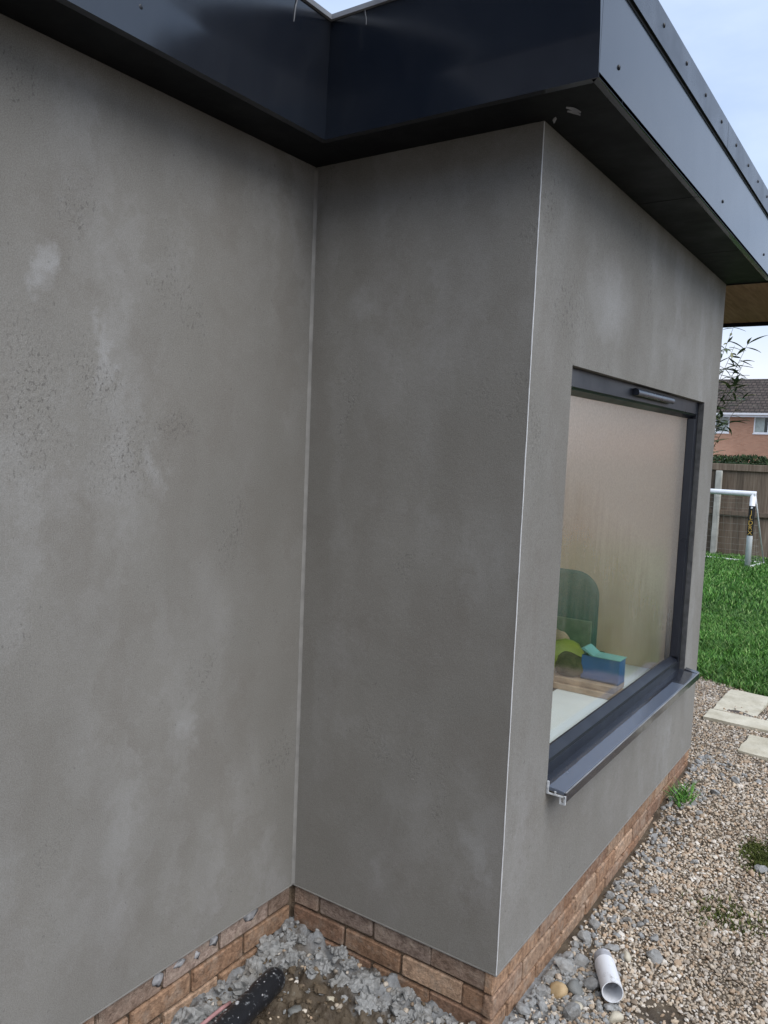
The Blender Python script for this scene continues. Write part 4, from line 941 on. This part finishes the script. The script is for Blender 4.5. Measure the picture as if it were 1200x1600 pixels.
bt.inputs['Color1'].default_value = (.055, .043, .038, 1); bt.inputs['Color2'].default_value = (.09, .07, .06, 1); bt.inputs['Mortar'].default_value = (.02, .017, .015, 1); bt.inputs['Scale'].default_value = 1; bt.inputs['Brick Width'].default_value = .3; bt.inputs['Row Height'].default_value = .2; bt.inputs['Mortar Size'].default_value = .03
c = k.mix(k.math('MULTIPLY', k.ramp(k.noise(2.5, 5, .7, p), ((.55, 0), (.7, 1))), .5), bt.outputs['Color'], (.16, .15, .12)); M['tiles'] = k.set(c, None, k.bump(bt.outputs['Fac'], -.6, .05) if False else k.bump(k.noise(5, 4, .6, p), .5, .05))
M['curtain'] = simple('net_curtain', (.5, .5, .5), .9, .2, .2, 3); M['darkroom'] = simple('dim_room', (.05, .055, .06), .8)
def brick_house(x0, x1, y, wins, label, eaves=4.4, ridge=7.1, porch=None, name='brick_house', wmat=None):
    h_ = empty(name, (x0, y, -0.2)); tag(h_, label, 'house')
    xs_ = sorted({x0, x1} | {a for a, b in wins} | {b for a, b in wins}); zl, zh = 3.20, 4.30
    bm = bmesh.new()
    def q(a, b, z0, z1): bm.faces.new([bm.verts.new(v) for v in ((a, y, z0), (b, y, z0), (b, y, z1), (a, y, z1))])
    q(x0, x1, -.2, zl); q(x0, x1, zh, eaves + .05)
    for a, b in zip(xs_, xs_[1:]):
        if (a, b) in wins:
            for (p0, p1) in (((a, zl), (b, zl)), ((a, zh), (b, zh)), ((a, zl), (a, zh)), ((b, zl), (b, zh))):
                bm.faces.new([bm.verts.new(v) for v in ((p0[0], y, p0[1]), (p1[0], y, p1[1]), (p1[0], y + .1, p1[1]), (p0[0], y + .1, p0[1]))])
        else: q(a, b, zl, zh)
    for xx in (x0, x1):
        bm.faces.new([bm.verts.new(v) for v in ((xx, y, -.2), (xx, y + 8, -.2), (xx, y + 8, eaves), (xx, y + 4, ridge - .15), (xx, y, eaves))])
    bm.faces.new([bm.verts.new(v) for v in ((x0, y + 8, -.2), (x1, y + 8, -.2), (x1, y + 8, eaves), (x0, y + 8, eaves))])
    child(bm_obj('wall', bm, wmat or M['hbrick']), h_)
    bm = bmesh.new(); prism(bm, [(y - .35, eaves + .0), (y - .35, eaves + .12), (y + 4, ridge), (y + 8.35, eaves + .12), (y + 8.35, eaves), (y + 4, ridge - .13)], 'x', x0 - .15, x1 + .15); child(bm_obj('roof', bm, M['tiles']), h_)
    bm = bmesh.new(); prism(bm, [(y - .47, eaves - .02), (y - .47, eaves + .1), (y - .355, eaves + .1), (y - .355, eaves - .06), (y - .40, eaves - .06)], 'x', x0 - .15, x1 + .15); child(bm_obj('gutter', bm, M['white_pl']), h_)
    child(box('fascia', x0 - .15, x1 + .15, y - .34, y - .005, eaves - .16, eaves - .02, M['white_pl']), h_)
    for a, b in wins:
        wn = box('window', a + .005, b - .005, y + .095, y + .10, zl, zh, M['darkroom']); child(wn, h_)
        bm = bmesh.new(); f_ = .075
        for args in ((a, b, zl, zl + f_), (a, b, zh - f_, zh), (a, a + f_, zl + f_, zh - f_), (b - f_, b, zl + f_, zh - f_), ((a + b) / 2 - .035, (a + b) / 2 + .035, zl + f_, zh - f_)): add_box(bm, args[0] + .001, args[1] - .001, y + .02, y + .08, args[2] + .001, args[3] - .001)
        o = bm_obj('frame', bm, M['white_pl'], wn); o.location = (0, 0, 0)
        bm = bmesh.new()
        for s_ in (0, 1):
            w0 = a + .06 if s_ == 0 else b - .06 - (b - a) * .33; n = 12; pr = []
            vs_ = [[bm.verts.new((w0 + (b - a) * .33 * i / n, y + .088 + .012 * math.sin(i * 2.2) * .3, z)) for i in range(n + 1)] for z in (zl + .08, zh - .08)]
            for i in range(n): bm.faces.new((vs_[0][i], vs_[0][i + 1], vs_[1][i + 1], vs_[1][i]))
        bm_obj('curtain', bm, M['curtain'], wn)
        box('pane', a + .06, b - .06, y + .045, y + .05, zl + .06, zh - .06, M['glass'], wn)
        box('sill', a - .03, b + .03, y - .04, y + .018, zl - .07, zl - .001, M['white_pl'], wn)
    if porch:
        child(box('porch_wall', porch[0] + .1, porch[1] - .1, y - 1.6, y - .002, -.2, 1.38, M['hbrick']), h_)
        child(box('porch_fascia', porch[0], porch[1], y - 1.75, y - .003, 1.381, 1.56, M['white_pl'], None, .02), h_)
    return h_
brick_house(-22.0, -1.0, 55.0, [(-20.0, -18.2), (-15.5, -13.7), (-11.2, -9.45), (-7.95, -6.2), (-4.2, -2.6)], 'red brick two storey house with brown tiled roof seen over the fence', porch=(-12.2, -9.3))
brick_house(3.0, 24.0, 55.0, [(5.0, 6.8), (9.5, 11.3), (14.0, 15.8), (18.5, 20.3)], 'unseen red brick house added further along the row to fill the window reflection')  # unseen second house, added to fill the reflection in the window pane
# hedge between fence and house
bm = bmesh.new(); M['hedge'] = simple('hedge_leaf', (.028, .05, .016), .7, .3, .5, 6)
hv = []
A_ = np.array([(random.uniform(-5.3, 3.2), random.uniform(23.0, 24.2), 0) for _ in range(9000)])
hh = np.array([1.56 + .10 * noise.noise(Vector((x * 1.3, 0, 0))) - .35 * sstep(0, 1, max(0, -3.6 - x)) for x, y, z in A_]); A_[:, 2] = hh * RNG.uniform(.2, 1.0, len(A_)) ** .35
hp = blades('hedge_leaves', A_, RNG.uniform(.05, .11, len(A_)), RNG.uniform(.015, .035, len(A_)), RNG.uniform(.3, 1.2, len(A_)), M['hedge'])
hd = empty('hedge', (-1, 23.6, -0.2)); tag(hd, 'dark green clipped hedge just showing above the fence', 'hedge'); child(hp, hd)
bm = bmesh.new(); add_box(bm, -3.8, 3.2, 23.1, 24.1, -.2, 1.4); bmesh.ops.subdivide_edges(bm, edges=bm.edges[:], cuts=10, use_grid_fill=True)
for v in bm.verts: v.co += Vector((0, noise.noise(v.co * 1.5), noise.noise(v.co * 1.3 + Vector((5, 0, 0))))) * .07
child(bm_obj('hedge_core', bm, M['hedge']), hd)

# unseen house added behind the viewpoint: blocks sky, gives the fascia a dark reflection
brick_house(-9.0, 9.0, -18.5, [(-6.0, -4.2), (0.5, 2.3)], 'unseen grey rendered house added behind the viewpoint for the fascia to reflect', eaves=5.4, ridge=8.4, name='added_house', wmat=simple('grey_house_render', (0.10, 0.108, 0.125), .9, .2, .15, 3))
